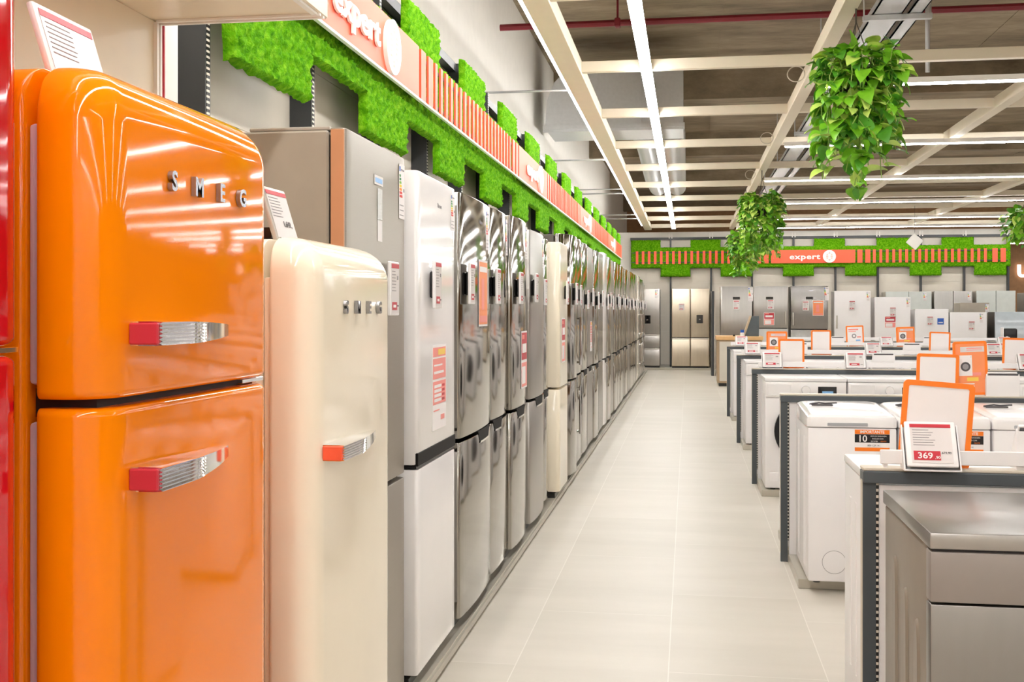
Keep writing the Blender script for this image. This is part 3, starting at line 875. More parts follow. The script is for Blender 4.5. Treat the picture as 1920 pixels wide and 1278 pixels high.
# price displays along the row
pd = [(3.56, -0.985, 1.385, 'matte greige fridge'), (4.075, -0.955, 1.41, 'glossy white fridge'), (4.72, -0.949, 1.43, 'wide bowed steel fridge beyond the white one'),
      (5.47, -0.961, 1.435, 'second steel fridge after the white one'), (6.14, -0.9455, 1.44, 'third steel fridge after the white one'), (6.80, -0.949, 1.455, 'fourth steel fridge after the white one'),
      (7.50, -0.982, 1.44, 'shiny fridge next to the matte cream one'), (8.28, -0.915, 1.45, 'matte cream fridge'), (8.95, -0.912, 1.45, 'tall dark-edged steel fridge')]
for i, (y, x, z, n) in enumerate(pd):
    door_display('small white price display clipped to the %s' % n, (x + 0.001, y, z), PI / 2, frame='white_plastic' if i % 2 else 'white_plastic')
for i, (a, b, xf, bw) in enumerate(YF):
    yy = a + 0.22 + 0.1 * (i % 3); u = (yy - (a + b) / 2) / ((b - a) / 2)
    door_display('small price display on the %s fridge beyond the tall dark-edged one' % ords[i], (xf + bw * (1 - u * u) + 0.0005, yy, 1.45 - 0.03 * (i % 2)), PI / 2)
promo('pink and red leaflet stuck low on the glossy white fridge', (-0.955, 4.21, 0.945), PI / 2, 0.24, 0.325, 0)
promo('pink and orange leaflet on the wide bowed steel fridge', (-0.9395, 5.06, 1.33), PI / 2, 0.22, 0.305, 1)
promo('pink leaflet with white panel on the third steel fridge after the white one', (-0.9405, 6.37, 0.955), PI / 2, 0.22, 0.33, 2)
promo('pink leaflet low on the matte cream fridge', (-0.915, 8.20, 1.02), PI / 2, 0.22, 0.33, 2)
promo('leaflet on the third fridge beyond the tall dark-edged one', (YF[2][2] + 0.0005, YF[2][0] + 0.4, 1.0), PI / 2, 0.2, 0.3, 0)

# tablet-like price displays on top of the two retro fridges
def top_display(label, loc, rz, frame, w=0.21, h=0.165, tilt=0.30):
    g = thing('price_display', label, 'price display', loc, rz, None)
    R = Matrix.Rotation(-tilt, 4, 'X')
    c = MB().rbox(-w / 2, w / 2, -0.006, 0.006, 0.004, h, 0.004, 2).xform(R).build('casing', frame, g)
    screen_mb(w * 0.88, h * 0.86, h * 0.07, -0.0072, False).xform(R).build('screen', SCR, c)
    t = put(MB(), text_mb('1.649,', 0.020, 0.0003, 0.0003), w * 0.12, -0.0085, h * 0.28)
    t.xform(R).build('price_text', 'ink', c)
    MB().rbox(-w * 0.2, w * 0.2, 0.0, 0.06, 0.0, 0.012, 0.003, 1).box(-w * 0.05, w * 0.05, 0.036, 0.06, 0.01, h * 0.28).build('stand', 'black', g)
    return g
top_display('white price display propped on top of the orange retro fridge', (-0.995, 1.72, P + 1.696), PI / 2 + 0.03, 'white_plastic', 0.19, 0.155)
top_display('grey-edged price display propped on top of the cream retro fridge', (-0.93, 2.49, P + 1.509), PI / 2 - 0.03, 'silver_side', 0.135, 0.135)

# ------------------------------------------------------------------ far wall and end island fridges
BW = 'fridges against the far end wall'
fridge('dark silver fridge with a water dispenser and two drawers, against the far wall', (-0.96, 26.72, 0.05), 0, 0.60, 1.88, 'steel_mid', 'dark_side', layout='three', split=0.80, handle='edge', energy=(0.5, 0.03), dispenser=(0.0, 1.05), group=BW)
fridge('champagne steel four-door fridge with a water dispenser, against the far wall', (0.055, 26.72, 0.05), 0, 0.89, 1.88, 'steel_gold', 'beige_side', layout='four', split=0.72, handle='edge', energy=None, dispenser=(0.22, 1.06), group=BW)
door_display('price display on the champagne four-door fridge', (-0.15, 26.718, 1.42), 0, 0.13, 0.16)
fridge('grey silver wide fridge near the middle of the far wall', (5.03, 26.72, 0.05), 0, 1.02, 1.80, 'pale_green', 'silver_side', layout='side', handle='gap', energy=(0.5, 0.1), group=BW)
fridge('grey wide fridge against the far wall, next to the pale silver one', (6.01, 26.72, 0.05), 0, 0.84, 1.81, 'steel_mid', 'silver_side', layout='side', handle='gap', energy=(0.5, 0.02), group=BW)
fridge('pale silver wide fridge at the end of the far wall', (6.94, 26.72, 0.05), 0, 0.85, 1.815, 'pale_green', 'silver_side', layout='side', handle='gap', energy=None, group=BW)
fridge('greenish steel fridge beyond the end of the far wall shelving', (8.0, 26.72, 0.0), 0, 0.9, 1.82, 'steel_mid', 'silver_side', layout='side', handle='gap', energy=None, group=BW)
IS = 'fridges on the end island'
IY = 24.4
fridge('steel fridge freezer first from the aisle on the end island', (1.03, IY, 0.05), 0, 0.68, 1.885, 'steel_mid', 'silver_side', split=0.42, handle='flat_bar_left', energy=(0.5, 0.0, 0.30), panel=(0.0, 1.60), group=IS)
fridge('steel fridge freezer second from the aisle on the end island', (1.75, IY, 0.05), 0, 0.735, 1.885, 'steel_mid', 'silver_side', split=0.98, handle='flat_bar_right', energy=None, panel=(-0.02, 1.60), group=IS)
fridge('dark steel fridge freezer third from the aisle on the end island', (2.56, IY, 0.05), 0, 0.78, 1.885, 'steel_dark', 'dark_side', split=0.96, handle='flat_bar_left', energy=(0.5, 0.0, 0.28), panel=(0.0, 1.60), badge='Hisense', bow=0.02, group=IS)
fridge('tall white upright freezer beside the dark steel fridge on the end island', (3.45, IY, 0.05), 0, 0.75, 1.78, 'white', 'white', layout='one', handle='flat_bar_left', split=0.9, energy=(0.5, 0.0), group=IS)
fridge('white fridge with red leaflet next to the tall white freezer', (4.27, IY, 0.05), 0, 0.73, 1.645, 'white', 'white', layout='one', handle='gap', energy=(0.5, 0.0), group=IS)
fridge('low white fridge with a blue sticker on the end island', (5.06, IY, 0.05), 0, 0.68, 1.395, 'white', 'white', layout='one', handle='gap', energy=None, group=IS)
g = fridge('low white freezer with a dark surround on the end island', (5.79, IY, 0.05), 0, 0.74, 1.325, 'white', 'black', layout='one', handle='gap', energy=(0.5, 0.06), group=IS)
fridge('low pale blue glass-fronted fridge at the end of the island', (6.68, IY, 0.05), 0, 0.72, 1.335, 'pale_glass', 'dark_side', layout='one', handle='gap', energy=None, group=IS)
fridge('grey fridge looking over the low freezers from behind them', (6.1, 25.15, 0.05), 0, 0.60, 1.53, 'grey_side', 'grey_side', layout='one', handle='gap', energy=(0.5, 0.0), group=IS)
bl = MB().plate(0, 0.13, 0, 0.13, -0.0016, 0).plate(0.02, 0.11, 0.03, 0.05, -0.0024, 1).build('round_sticker_sheet', ['blue', 'paper'], None, (5.17, IY, 1.12))
tag(bl, 'blue sticker on the low white fridge of the end island', 'sticker')
for (x, z, n, hh) in ((1.03, 1.43, 'first steel fridge of the end island', 0.2), (1.75, 1.44, 'second steel fridge of the end island', 0.2), (2.48, 1.41, 'dark steel fridge of the end island', 0.2),
                  (3.44, 1.42, 'tall white upright freezer', 0.2), (4.27, 1.29, 'white fridge beside the tall white freezer', 0.19), (5.02, 1.1, 'low white fridge with the blue sticker', 0.19), (5.85, 1.0, 'low white freezer with the dark surround', 0.19)):
    door_display('price display on the %s' % n, (x, IY - (0.022 if 'dark steel' in n else 0.001), z), 0, 0.13, hh)
promo('red leaflet on the second steel fridge of the end island', (1.72, IY, 1.10), 0, 0.22, 0.27, 2)
promo('orange leaflet on the dark steel fridge of the end island', (2.74, IY - 0.024, 1.30), 0, 0.23, 0.33, 1)
promo('red leaflet on the white fridge next to the tall white freezer', (4.22, IY, 1.05), 0, 0.23, 0.24, 2)
isl = thing('island_end_frame', 'tall dark end frame beside the first steel fridge of the end island', 'end frame', (0.50, 24.3, 0))
tag(MB().box(0.59, 7.27, 24.3, 24.9 + 1.0, 0.0, 0.05).build('display_plinth', 'base_metal'), 'low metal plinth under the fridges of the end island', 'plinth')
MB().box(0.0, 0.06, 0.05, 0.80, 0.0, 1.83).build('post', 'upright', isl)
MB().box(0.061, 0.075, 0.02, 0.78, 0.0, 1.5).build('end_panel', 'panel_beige', isl)

# ------------------------------------------------------------------ washing machines and display rows
def front_washer(label, loc, rz, w=0.596, h=0.845, d=0.56, group=None, disp=0.0):
    g = thing('washing_machine', label, 'washing machine', loc, rz, group)
    hw = w / 2
    MB().rbox(-hw, hw, 0.012, d, 0.012, h - 0.028, 0.006, 2).build('body', 'white', g)
    MB().rbox(-hw - 0.001, hw + 0.001, 0.004, d, h - 0.027, h, 0.005, 2).build('worktop', 'white', g)
    MB().rbox(-hw + 0.002, hw - 0.002, 0.0, 0.0115, h - 0.145, h - 0.029, 0.005, 2).build('control_panel', 'white_gloss', g)
    MB().rbox(-hw + 0.02, -hw + 0.19, -0.004, 0.0, h - 0.135, h - 0.045, 0.003, 1).box(-hw + 0.05, -hw + 0.16, -0.0052, -0.0035, h - 0.115, h - 0.108).build('detergent_drawer', 'white_gloss', g)
    k = MB(); k.ring((0.0, h - 0.088), 0.0, 0.030, -0.022, 0.0, 28); kb = k.build('dial', 'white_gloss', g)
    MB().ring((0.0, h - 0.088), 0.027, 0.033, -0.012, -0.0005, 28).build('dial_ring', 'chrome', kb)
    MB().rbox(0.09 + disp, 0.225 + disp, -0.003, 0.0, h - 0.115, h - 0.062, 0.003, 1).box(0.12 + disp, 0.2 + disp, -0.0036, -0.002, h - 0.112, h - 0.096, 1).build('display', ['black_gloss', 'blue_pale'], g)
    c = (0.0, 0.445)
    dr = MB().ring(c, 0.175, 0.232, -0.028, 0.012, 48).build('porthole_door', 'black', g)
    MB().disc(c, 0.178, -0.02, 0.02).build('porthole_glass', 'drum_glass', dr)
    MB().rbox(-hw + 0.03, -hw + 0.10, 0.009, 0.0135, 0.06, 0.13, 0.003, 1).build('filter_flap', 'white', g)
    f = MB()
    for x in (-hw + 0.06, hw - 0.06):
        for y in (0.06, d - 0.06): f.tube([(x, y, 0), (x, y, 0.013)], 0.02, 10)
    f.build('feet', 'black', g)
    for sx in (-hw, hw):
        sm = MB()
        for yy in (0.16, 0.28, 0.40):
            sm.rbox(sx - 0.0025, sx + 0.0025, yy - 0.018, yy + 0.018, 0.15, 0.72, 0.002, 1)
        sm.build('side_ribs', 'white', g)
    return g

def top_loader(label, loc, rz, sticker, group=None):
    w, d, h = 0.43, 0.60, 0.86
    g = thing('washing_machine', label, 'washing machine', loc, rz, group)
    hw = w / 2
    MB().rbox(-hw + 0.003, hw - 0.003, 0.0, d, 0.012, 0.775, 0.010, 2).build('body', 'white', g)
    # lid: sloping up to the rear with well rounded corners
    secs = []
    for (z, ins, fr) in ((0.0, 0.0, 0.0), (0.035, 0.0, 0.0), (0.048, 0.004, 0.006), (0.055, 0.014, 0.02), (0.058, 0.03, 0.04)):
        pts = rr(-hw + ins, hw - ins, -0.004 + fr, d - ins, 0.022, 0.06, 6)
        secs.append([(p[0], p[1], 0.778 + z + (0.028 * max(0, p[1]) / d if z > 0.03 else 0)) for p in pts])
    lid = MB().loft(secs).build('lid', 'white_gloss', g)
    MB().rbox(-hw * 0.55, hw * 0.35, -0.0065, 0.0, 0.782, 0.80, 0.003, 1).build('lid_grip', 'grey_plastic', lid)
    cl = MB().tube([(-hw + 0.05, d * 0.62, 0.860), (-hw + 0.10, d * 0.62, 0.868), (-hw + 0.13, d * 0.62, 0.864), (-hw + 0.19, d * 0.62, 0.868)], 0.004, 8)
    cl.rbox(-hw + 0.06, -hw + 0.17, d * 0.6, d * 0.66, 0.853, 0.8605, 0.003, 1).build('lid_clip', 'ink', lid)
    ring = MB().ring((-hw + 0.13, 0.11), 0.056, 0.058, -0.0012, 0.001, 40).build('filter_flap', 'ink_light', g)
    f = MB()
    for x in (-hw + 0.05, hw - 0.05):
        for y in (0.05, d - 0.05): f.tube([(x, y, 0), (x, y, 0.013)], 0.018, 10)
    f.build('feet', 'black', g)
    for sx in (-hw + 0.003, hw - 0.003):
        sd = MB()
        for yy in (0.10, 0.14, 0.18, 0.42, 0.46): sd.rbox(sx - 0.003, sx + 0.003, yy - 0.008, yy + 0.008, 0.06, 0.72, 0.0025, 1)
        sd.build('side_ribs', 'white', g)
    if sticker:
        x0, z0, sw, sh = -hw + 0.228, 0.662, 0.165, 0.105
        s = MB().plate(x0, x0 + sw, z0, z0 + sh, -0.0008, 0)
        s.plate(x0, x0 + sw, z0 + sh * 0.80, z0 + sh, -0.0014, 1)
        s.plate(x0, x0 + sw, z0 + sh * 0.40, z0 + sh * 0.79, -0.0014, 2)
        s.plate(x0, x0 + sw, z0, z0 + sh * 0.17, -0.0014, 1)
        put(s, text_mb('IMPORTANTE', 0.019, 0.0002, 0.0003), x0 + sw / 2, -0.0018, z0 + sh * 0.84, 0)
        put(s, text_mb('10', 0.046, 0.0002, 0.0006), x0 + sw * 0.22, -0.0018, z0 + sh * 0.44, 0)
        put(s, text_mb('ANNI DI GARANZIA', 0.0085, 0.0002), x0 + sw * 0.68, -0.0018, z0 + sh * 0.68, 0)
        put(s, text_mb('INCLUSI CON', 0.0085, 0.0002), x0 + sw * 0.66, -0.0018, z0 + sh * 0.56, 0)
        put(s, text_mb('RICAMBI', 0.0085, 0.0002), x0 + sw * 0.56, -0.0018, z0 + sh * 0.44, 0)
        put(s, text_mb('GRATIS', 0.0085, 0.0002), x0 + sw * 0.82, -0.0018, z0 + sh * 0.44, 1)
        put(s, text_mb('800 129 141', 0.012, 0.0002), x0 + sw * 0.55, -0.0018, z0 + sh * 0.23, 3)
        s.build('sticker', ['paper', 'orange_frame', 'black', 'ink'], g)
    return g

def dishwasher(label, loc, rz):
    w, d, h = 0.598, 0.60, 0.855
    g = thing('dishwasher', label, 'dishwasher', loc, rz)
    hw = w / 2
    MB().rbox(-hw + 0.004, hw - 0.004, 0.05, d, 0.03, 0.815, 0.006, 2).build('body', 'dish_side', g)
    tp = MB().rbox(-hw - 0.002, hw + 0.002, -0.004, d + 0.002, 0.818, h, 0.004, 2).build('worktop', 'steel_top', g)
    cp_ = MB().rbox(-hw, hw, 0.0, 0.048, 0.698, 0.812, 0.004, 2).build('control_panel', 'dark_grey', g)
    MB().rbox(-0.06, 0.12, -0.002, 0.004, 0.722, 0.738, 0.002, 1).build('grip_recess', 'black', cp_)
    MB().rbox(-0.065, 0.125, -0.006, 0.002, 0.739, 0.745, 0.002, 1).build('grip_edge', 'chrome', cp_)
    MB().rbox(-0.062, -0.059, -0.0012, 0.002, 0.746, 0.808, 0.0004, 1).build('panel_seam', 'dark_gap', cp_)
    MB().rbox(-hw, hw, 0.0, 0.048, 0.10, 0.694, 0.004, 2).build('door', 'steel_door', g)
    MB().box(-hw + 0.01, hw - 0.01, 0.04, 0.06, 0.0, 0.098).build('kick_plate', 'black', g)
    MB().box(-hw + 0.006, hw - 0.006, 0.006, d - 0.02, 0.8125, 0.8178).build('seam', 'dark_gap', g)
    for sx in (-1, 1):
      em = MB()
      for yy, z1, z0 in ((0.16, 0.62, 0.1), (0.30, 0.66, 0.1), (0.44, 0.71, 0.1)):
          loop = []
          for k in range(20):
              t = 2 * PI * k / 20
              loop.append((yy + 0.028 * math.cos(t), (z0 + z1) / 2 + (z1 - z0) / 2 * (abs(math.sin(t)) ** 0.35) * (1 if math.sin(t) >= 0 else -1)))
          em.loft([[(sx * (hw - 0.004), p[0], p[1]) for p in loop], [(sx * (hw + 0.002), yy + (p[0] - yy) * 0.8, (z0 + z1) / 2 + (p[1] - (z0 + z1) / 2) * 0.985) for p in loop]], 0, (False, True))
      em.build('side_embossing', 'dish_side', g)
    return g
M['dark_grey'] = solid('grey_painted_panel', lin(146, 139, 134), 0.4, metal=0.25)

X0 = 0.53
def row(label, yf, x1, front, rear, x0=X0, rail=True):
    g = thing('display_gondola', label, 'display gondola', (x0, yf, 0), 0, 'low display gondolas in the middle of the shop')
    L = x1 - x0
    n = int(L / 1.0)
    for k in range(n + 1):
        x = min(k * 1.0, L)
        u = MB().box(x - 0.018, x + 0.020, -0.016, 0.016, 0.0, 0.925, 0)
        u.box(x + 0.0203, x + 0.0275, -0.0165, 0.0155, 0.12, 0.90, 1)
        u.box(x - 0.0195, x - 0.0182, -0.016, 0.016, 0.05, 0.90, 2)
        u.build('upright', ['frame_grey', 'slots', 'panel_post'], g)
        if k >= 3: break
    MB().box(0.029, L, -0.012, 0.012, 0.0, 0.885).build('back_panel', 'white_plastic', g)
    MB().rbox(-0.019, L, -0.032, 0.032, 0.892, 0.928, 0.003, 1).build('top_rail', 'frame_grey', g)
    MB().rbox(-0.019, L, -0.028, 0.030, 0.9285, 0.938, 0.002, 1).build('rail_cap', 'panel_post', g)
    if rail:
      lip = MB().rbox(0.03, L, -0.030, -0.022, 0.950, 0.992, 0.002, 1)
      for k in range(int(L / 0.5) + 1): lip.box(0.04 + 0.5 * k, 0.052 + 0.5 * k, -0.024, 0.0, 0.938, 0.985)
      lip.build('label_rail', 'white_plastic', g)
    b = MB().rbox(0.02, L, -front, -0.05, 0.0, 0.05, 0.003, 1)
    b.rbox(0.02, L, 0.05, rear, 0.0, 0.05, 0.003, 1)
    b.v = [(p[0] + x0, p[1] + yf, p[2]) for p in b.v]
    tag(b.build('display_plinth', 'base_metal'), label.replace('low white and grey gondola', 'low pale metal plinth under the gondola'), 'plinth')
    return g
RN = ['first', 'second', 'third', 'fourth', 'fifth', 'sixth']
RY = [3.43, 6.38, 9.20, 12.05, 15.05]
for i, y in enumerate(RY):
    row('low white and grey gondola, %s counting from the steel dishwasher' % RN[i], y, [1.9, 2.7, 3.6, 4.5, 5.6][i], 0.62 if i else 0.70, 0.66, rail=(i != 1))
row('low white and grey gondola, last before the wooden counter', 17.9, 6.2, 0.62, 0.66, 1.45)
dishwasher('steel dishwasher with grey sides beside the aisle, nearest machine', (0.535 + 0.30, 2.60, 0.05), 0)
GW = 'white machines on the low gondolas'
# first gondola, far side
wr = front_washer('white washing machine turned away behind the dishwasher, nearest the aisle', (0.545 + 0.30, 4.07, 0.05), PI, group=GW)
dup(wr, 'white washing machine turned away behind the dishwasher, second from the aisle', (1.45, 4.07, 0.05))
# second gondola: slim top loaders
for i in range(4):
    n = ['nearest the aisle', 'second from the aisle', 'third from the aisle', 'fourth from the aisle'][i]
    top_loader('slim white top-loading washing machine %s' % n, (0.583 + 0.215 + 0.436 * i, 5.66, 0.05), 0, True, GW)
dup(wr, 'white washing machine turned away behind the top loaders, nearest the aisle', (0.855, 7.03, 0.05))
dup(wr, 'white washing machine turned away behind the top loaders, second from the aisle', (1.46, 7.03, 0.05))
w0 = None
for r, (yy, n) in enumerate(((8.59, 4), (11.44, 5), (14.45, 6))):
    for i in range(n):
        lab = 'white front-loading washing machine, %s from the aisle on the %s gondola' % (ords[i], RN[r + 2])
        loc = (0.575 + 0.30 + 0.605 * i, yy, 0.05)
        if w0 is None: w0 = front_washer(lab, loc, 0, group=GW)
        else: dup(w0, lab, loc, 0)
    dup(wr, 'white washing machine turned away on the %s gondola, nearest the aisle' % RN[r + 2], (0.855, RY[r + 2] + 0.65, 0.05))
for i in range(7):
    dup(w0, 'white front-loading washing machine, %s along the last gondola' % ords[i], (1.5 + 0.32 + 0.605 * i, 17.3, 0.05), 0)

# price displays on the gondola rails
def rail_display(label, loc, rz, w=0.15, h=0.135, back=False, price=None):
    g = thing('price_display', label, 'price display', loc, rz, 'price displays on the gondola rails')
    T = Matrix.Rotation(math.radians(-30), 4, 'X')
    hd = MB()
    # white sheet holder: base, sloped plate, side cheeks
    prof = [(-0.052, 0.0), (0.03, 0.0), (0.03, h * 0.80), (0.024, h * 0.86)]
    for x0_, x1_ in ((-w / 2 - 0.008, -w / 2 - 0.004), (w / 2 + 0.004, w / 2 + 0.008)):
        hd.loft([[(x0_, p[0], p[1]) for p in prof], [(x1_, p[0], p[1]) for p in prof]])
    hd.box(-w / 2 - 0.004, w / 2 + 0.004, 0.026, 0.03, 0.0, h * 0.80)
    hd.box(-w / 2 - 0.008, w / 2 + 0.008, -0.052, 0.03, -0.004, 0.0)
    ho = hd.build('holder', 'white_plastic', g)
    S = Matrix.Translation((0, -0.050, 0.008)) @ T
    c = MB().rbox(-w / 2, w / 2, -0.006, 0.006, 0, h, 0.004, 2).xform(S).build('casing', 'white_plastic', g)
    MB().box(-w / 2 + 0.004, w / 2 - 0.004, 0.0065, 0.014, 0.006, h - 0.004).xform(S).build('casing_back', 'ink', c)
    scr = screen_mb(w * 0.80, h * 0.86, h * 0.07, -0.0074, price is None).xform(S).build('screen', SCR, c)
    if price:
        t = MB().plate(-w * 0.36, w * 0.16, h * 0.13, h * 0.33, -0.0084, 0)
        put(t, text_mb(price[0], 0.026, 0.0002, 0.0004, 1.0, 1.1), -w * 0.14, -0.0092, h * 0.165, 1)
        put(t, text_mb(price[1], 0.012, 0.0002, 0.0002), w * 0.10, -0.0092, h * 0.16, 1)
        put(t, text_mb('679,90', 0.010, 0.0002), w * 0.28, -0.0084, h * 0.27, 2)
        t.xform(S).build('price_text', ['print_red', 'paper', 'ink'], c)
    return g
RZ = 0.942
rail_display('white price display reading 369,90 on the rail behind the dishwasher', (0.70, 3.40, RZ), -0.04, 0.142, 0.142, price=('369', ',90'))
for (px_, r, n) in ((0.67, 2, 'nearest the aisle'), (1.32, 2, 'second from the aisle'), (2.62, 2, 'beside the white framed sign'),
                    (0.675, 3, 'nearest the aisle'), (1.91, 3, 'near its middle'), (3.10, 3, 'past the orange framed signs'), (0.70, 4, 'nearest the aisle'), (2.55, 4, 'near its middle'), (4.0, 4, 'past its framed signs')):
    rail_display('white price display on the rail of the %s gondola, %s' % (RN[r], n), (px_, RY[r] - 0.02, RZ), 0, 0.15, 0.135)
for (px_, r, n) in ((1.03, 0, 'behind the dishwasher'), (1.69, 1, 'behind the top loaders'), (1.54, 2, 'on the third gondola'), (1.16, 3, 'on the fourth gondola near the aisle'), (2.3, 3, 'on the fourth gondola past its middle'), (1.94, 4, 'on the fifth gondola near the aisle'), (3.1, 4, 'on the fifth gondola past its middle')):
    rail_display('price display with dark back, turned away, %s' % n, (px_, RY[r] + 0.02, RZ), PI, 0.155, 0.135)

# orange framed signs
def sign_frame(label, loc, w, h, roll=0.0, style=0, rz=0.0):
    g = thing('framed_sign', label, 'sign', loc, rz, 'orange framed signs on the gondolas')
    R = Matrix.Rotation(roll, 4, 'Y')
    b = 0.05 * w / 0.21 * 0.32
    def rrect(hw_, z0, z1, r, n=5):
        out = []
        for (cx, cz, a0) in ((hw_ - r, z0 + r, -0.5 * PI), (hw_ - r, z1 - r, 0), (-hw_ + r, z1 - r, 0.5 * PI), (-hw_ + r, z0 + r, PI)):
            for k in range(n):
                a = a0 + 0.5 * PI * k / (n - 1)
                out.append((cx + r * math.cos(a), cz + r * math.sin(a)))
        return out
    o_, i_ = rrect(w / 2, 0, h, 0.014), rrect(w / 2 - b, b, h - b, 0.006)
    n = len(o_)
    vs = [(p[0], -0.004, p[1]) for p in o_] + [(p[0], -0.004, p[1]) for p in i_] + [(p[0], 0.004, p[1]) for p in o_] + [(p[0], 0.004, p[1]) for p in i_]
    fs = []
    for k in range(n):
        j = (k + 1) % n
        fs += [(k, j, n + j, n + k), (2 * n + j, 2 * n + k, 3 * n + k, 3 * n + j), (j, k, 2 * n + k, 2 * n + j), (n + k, n + j, 3 * n + j, 3 * n + k)]
    m = MB(); m.add(vs, fs); m.xform(R).build('frame', 'orange_frame', g)
    s = MB().box(-w / 2 + b * 0.8, w / 2 - b * 0.8, -0.0015, 0.0015, b * 0.8, h - b * 0.8, 0)
    y = -0.0022
    if style == 1:
        s.plate(-w / 2 + b, w / 2 - b, b, h - b, y, 1)
        s.plate(-w * 0.28, w * 0.42, h * 0.80, h * 0.90, y - 0.0006, 3); s.plate(-w * 0.1, w * 0.36, h * 0.86, h * 0.875, y - 0.0012, 2); s.plate(-w * 0.1, w * 0.36, h * 0.83, h * 0.84, y - 0.0012, 2)
        s.plate(-w * 0.34, w * 0.05, h * 0.36, h * 0.74, y - 0.0006, 0)
        q = MB().disc((-w * 0.145, h * 0.53), w * 0.145, y - 0.0012, 0.0, 24); s.add(q.v, q.f, 4)
        q = MB().disc((-w * 0.145, h * 0.53), w * 0.09, y - 0.0018, 0.0, 24); s.add(q.v, q.f, 5)
        s.plate(w * 0.02, w * 0.05 - 0.004, h * 0.70, h * 0.72, y - 0.0012, 4)
        s.plate(w * 0.05, w * 0.3, h * 0.36, h * 0.42, y - 0.0012, 2); s.plate(-0.02, w * 0.22, h * 0.26, h * 0.33, y - 0.0006, 6)
        for k in range(3): s.plate(-w * 0.36, w * 0.1, h * (0.20 - 0.045 * k), h * (0.22 - 0.045 * k), y - 0.0006, 0)
    elif style == 2:
        s.plate(-w * 0.36, w * 0.2, h * 0.78, h * 0.84, y, 2); s.plate(-w * 0.36, w * 0.06, h * 0.70, h * 0.73, y, 2)
        q = MB().ring((-w * 0.05, h * 0.5), w * 0.07, w * 0.13, y - 0.0004, y + 0.0006, 24); s.add(q.v, q.f, 5)
        s.plate(w * 0.12, w * 0.34, h * 0.42, h * 0.48, y, 2); s.plate(w * 0.05, w * 0.3, h * 0.25, h * 0.32, y, 7)
    s.xform(R).build('insert', ['paper', 'print_orange', 'print_pink', 'paper_grey', 'ink', 'ink_light', 'print_yellow', 'blue_pale'], g)
    MB().box(-0.02, 0.02, 0.0045, 0.02, -0.004, 0.03).build('clip', 'white_plastic', g)
    return g
SZ = 0.940
sign_frame('large blank sign in an orange frame leaning behind the price display', (0.715, 3.435, SZ), 0.202, 0.252, 0.075)
sign_frame('blank orange-framed sign above the slim top loaders', (1.35, 6.385, SZ), 0.222, 0.225, 0.03)
sign_frame('orange poster with a washing machine picture above the top loaders', (1.535, 6.40, SZ), 0.178, 0.295, -0.04, 1)
sign_frame('blank orange-framed sign at the edge of the third gondola', (2.54, 9.21, SZ), 0.21, 0.25, 0.03)
sign_frame('blank orange-framed sign on the third gondola near the aisle', (0.825, 9.21, SZ), 0.205, 0.235, 0.0)
sign_frame('orange poster on the fourth gondola near the aisle', (0.93, 12.06, SZ), 0.215, 0.245, 0.0, 1)
sign_frame('blank orange-framed sign on the fourth gondola, second from the aisle', (1.385, 12.06, SZ), 0.205, 0.26, 0.0)
sign_frame('blank orange-framed sign on the fourth gondola, farthest from the aisle', (2.575, 12.06, SZ), 0.21, 0.245, 0.03)
sign_frame('white printed orange-framed sign on the fifth gondola', (2.165, 15.06, SZ), 0.225, 0.27, -0.04, 2)
sign_frame('orange poster with washer picture on the fifth gondola', (2.80, 15.06, SZ), 0.23, 0.255, -0.04, 1)

# small things on the gondolas
ap = thing('small_appliance', 'small black rounded appliance with a white edge on the last gondola', 'appliance', (4.86, 17.892, 0.939))
MB().rbox(-0.10, 0.10, 0, 0.14, 0.0, 0.20, 0.03, 3).build('casing', 'black', ap)
MB().rbox(-0.112, -0.10, 0.0, 0.14, 0.0, 0.21, 0.004, 1).build('edge_strip', 'white_plastic', ap)
MB().disc((-0.05, 0.06), 0.018, -0.0008, 0.004).build('knob', 'chrome', ap)
led_ = MB().plate(0, 0.05, 0, 0.0, 0)

# wooden counter with screen stand
ctr = thing('service_counter', 'beige counter with a wooden top near the far end of the aisle', 'counter', (0.52, 21.0, 0))
MB().rbox(0.02, 0.84, 0.02, 0.9, 0.06, 0.855, 0.004, 1).build('cabinet', 'beige_side', ctr)
MB().rbox(0.0, 0.86, 0.0, 0.92, 0.86, 0.93, 0.006, 1).build('counter_top', 'wood', ctr)
MB().box(0.05, 0.82, 0.05, 0.88, 0.0, 0.058).build('kick_plate', 'black', ctr)
MB().box(0.06, 0.40, 0.012, 0.019, 0.1, 0.83).box(0.42, 0.82, 0.012, 0.019, 0.1, 0.83).build('door', 'panel_beige', ctr)
ks = thing('screen_stand', 'dark grey wedge screen stand on the wooden counter', 'screen', (1.18, 21.2, 0.931))
loop = [(-0.13, 0.0), (0.13, 0.0), (0.13, 0.375), (0.0, 0.375)]
MB().loft([[(p[0], 0.0, p[1]) for p in loop], [(p[0], 0.3, p[1]) for p in loop]]).build('wedge', 'slate', ks)
v = Vector((0.13, 0, 0.375)).normalized(); nrm = Vector((-v.z, 0, v.x))
fm_ = MB()
a = [Vector((-0.13, 0.0, 0.0)) + nrm * 0.002, Vector((0.0, 0.0, 0.375)) + nrm * 0.002, Vector((0.0, 0.0, 0.375)) + nrm * 0.03, Vector((-0.13, 0, 0.0)) + nrm * 0.03]
fm_.loft([[tuple(p) for p in a], [tuple(p + Vector((0, 0.3, 0))) for p in a]]).build('screen', 'tan', ks)
bt = thing('bottle', 'small bottle with a blue cap on the wooden counter', 'bottle', (1.0, 21.1, 0.931))
MB().tube([(0, 0, 0), (0, 0, 0.05), (0, 0, 0.07)], [0.04, 0.04, 0.03], 12).build('bottle_body', 'white_plastic', bt)
MB().tube([(0, 0, 0.0705), (0, 0, 0.12)], 0.034, 12).build('cap', 'blue', bt)
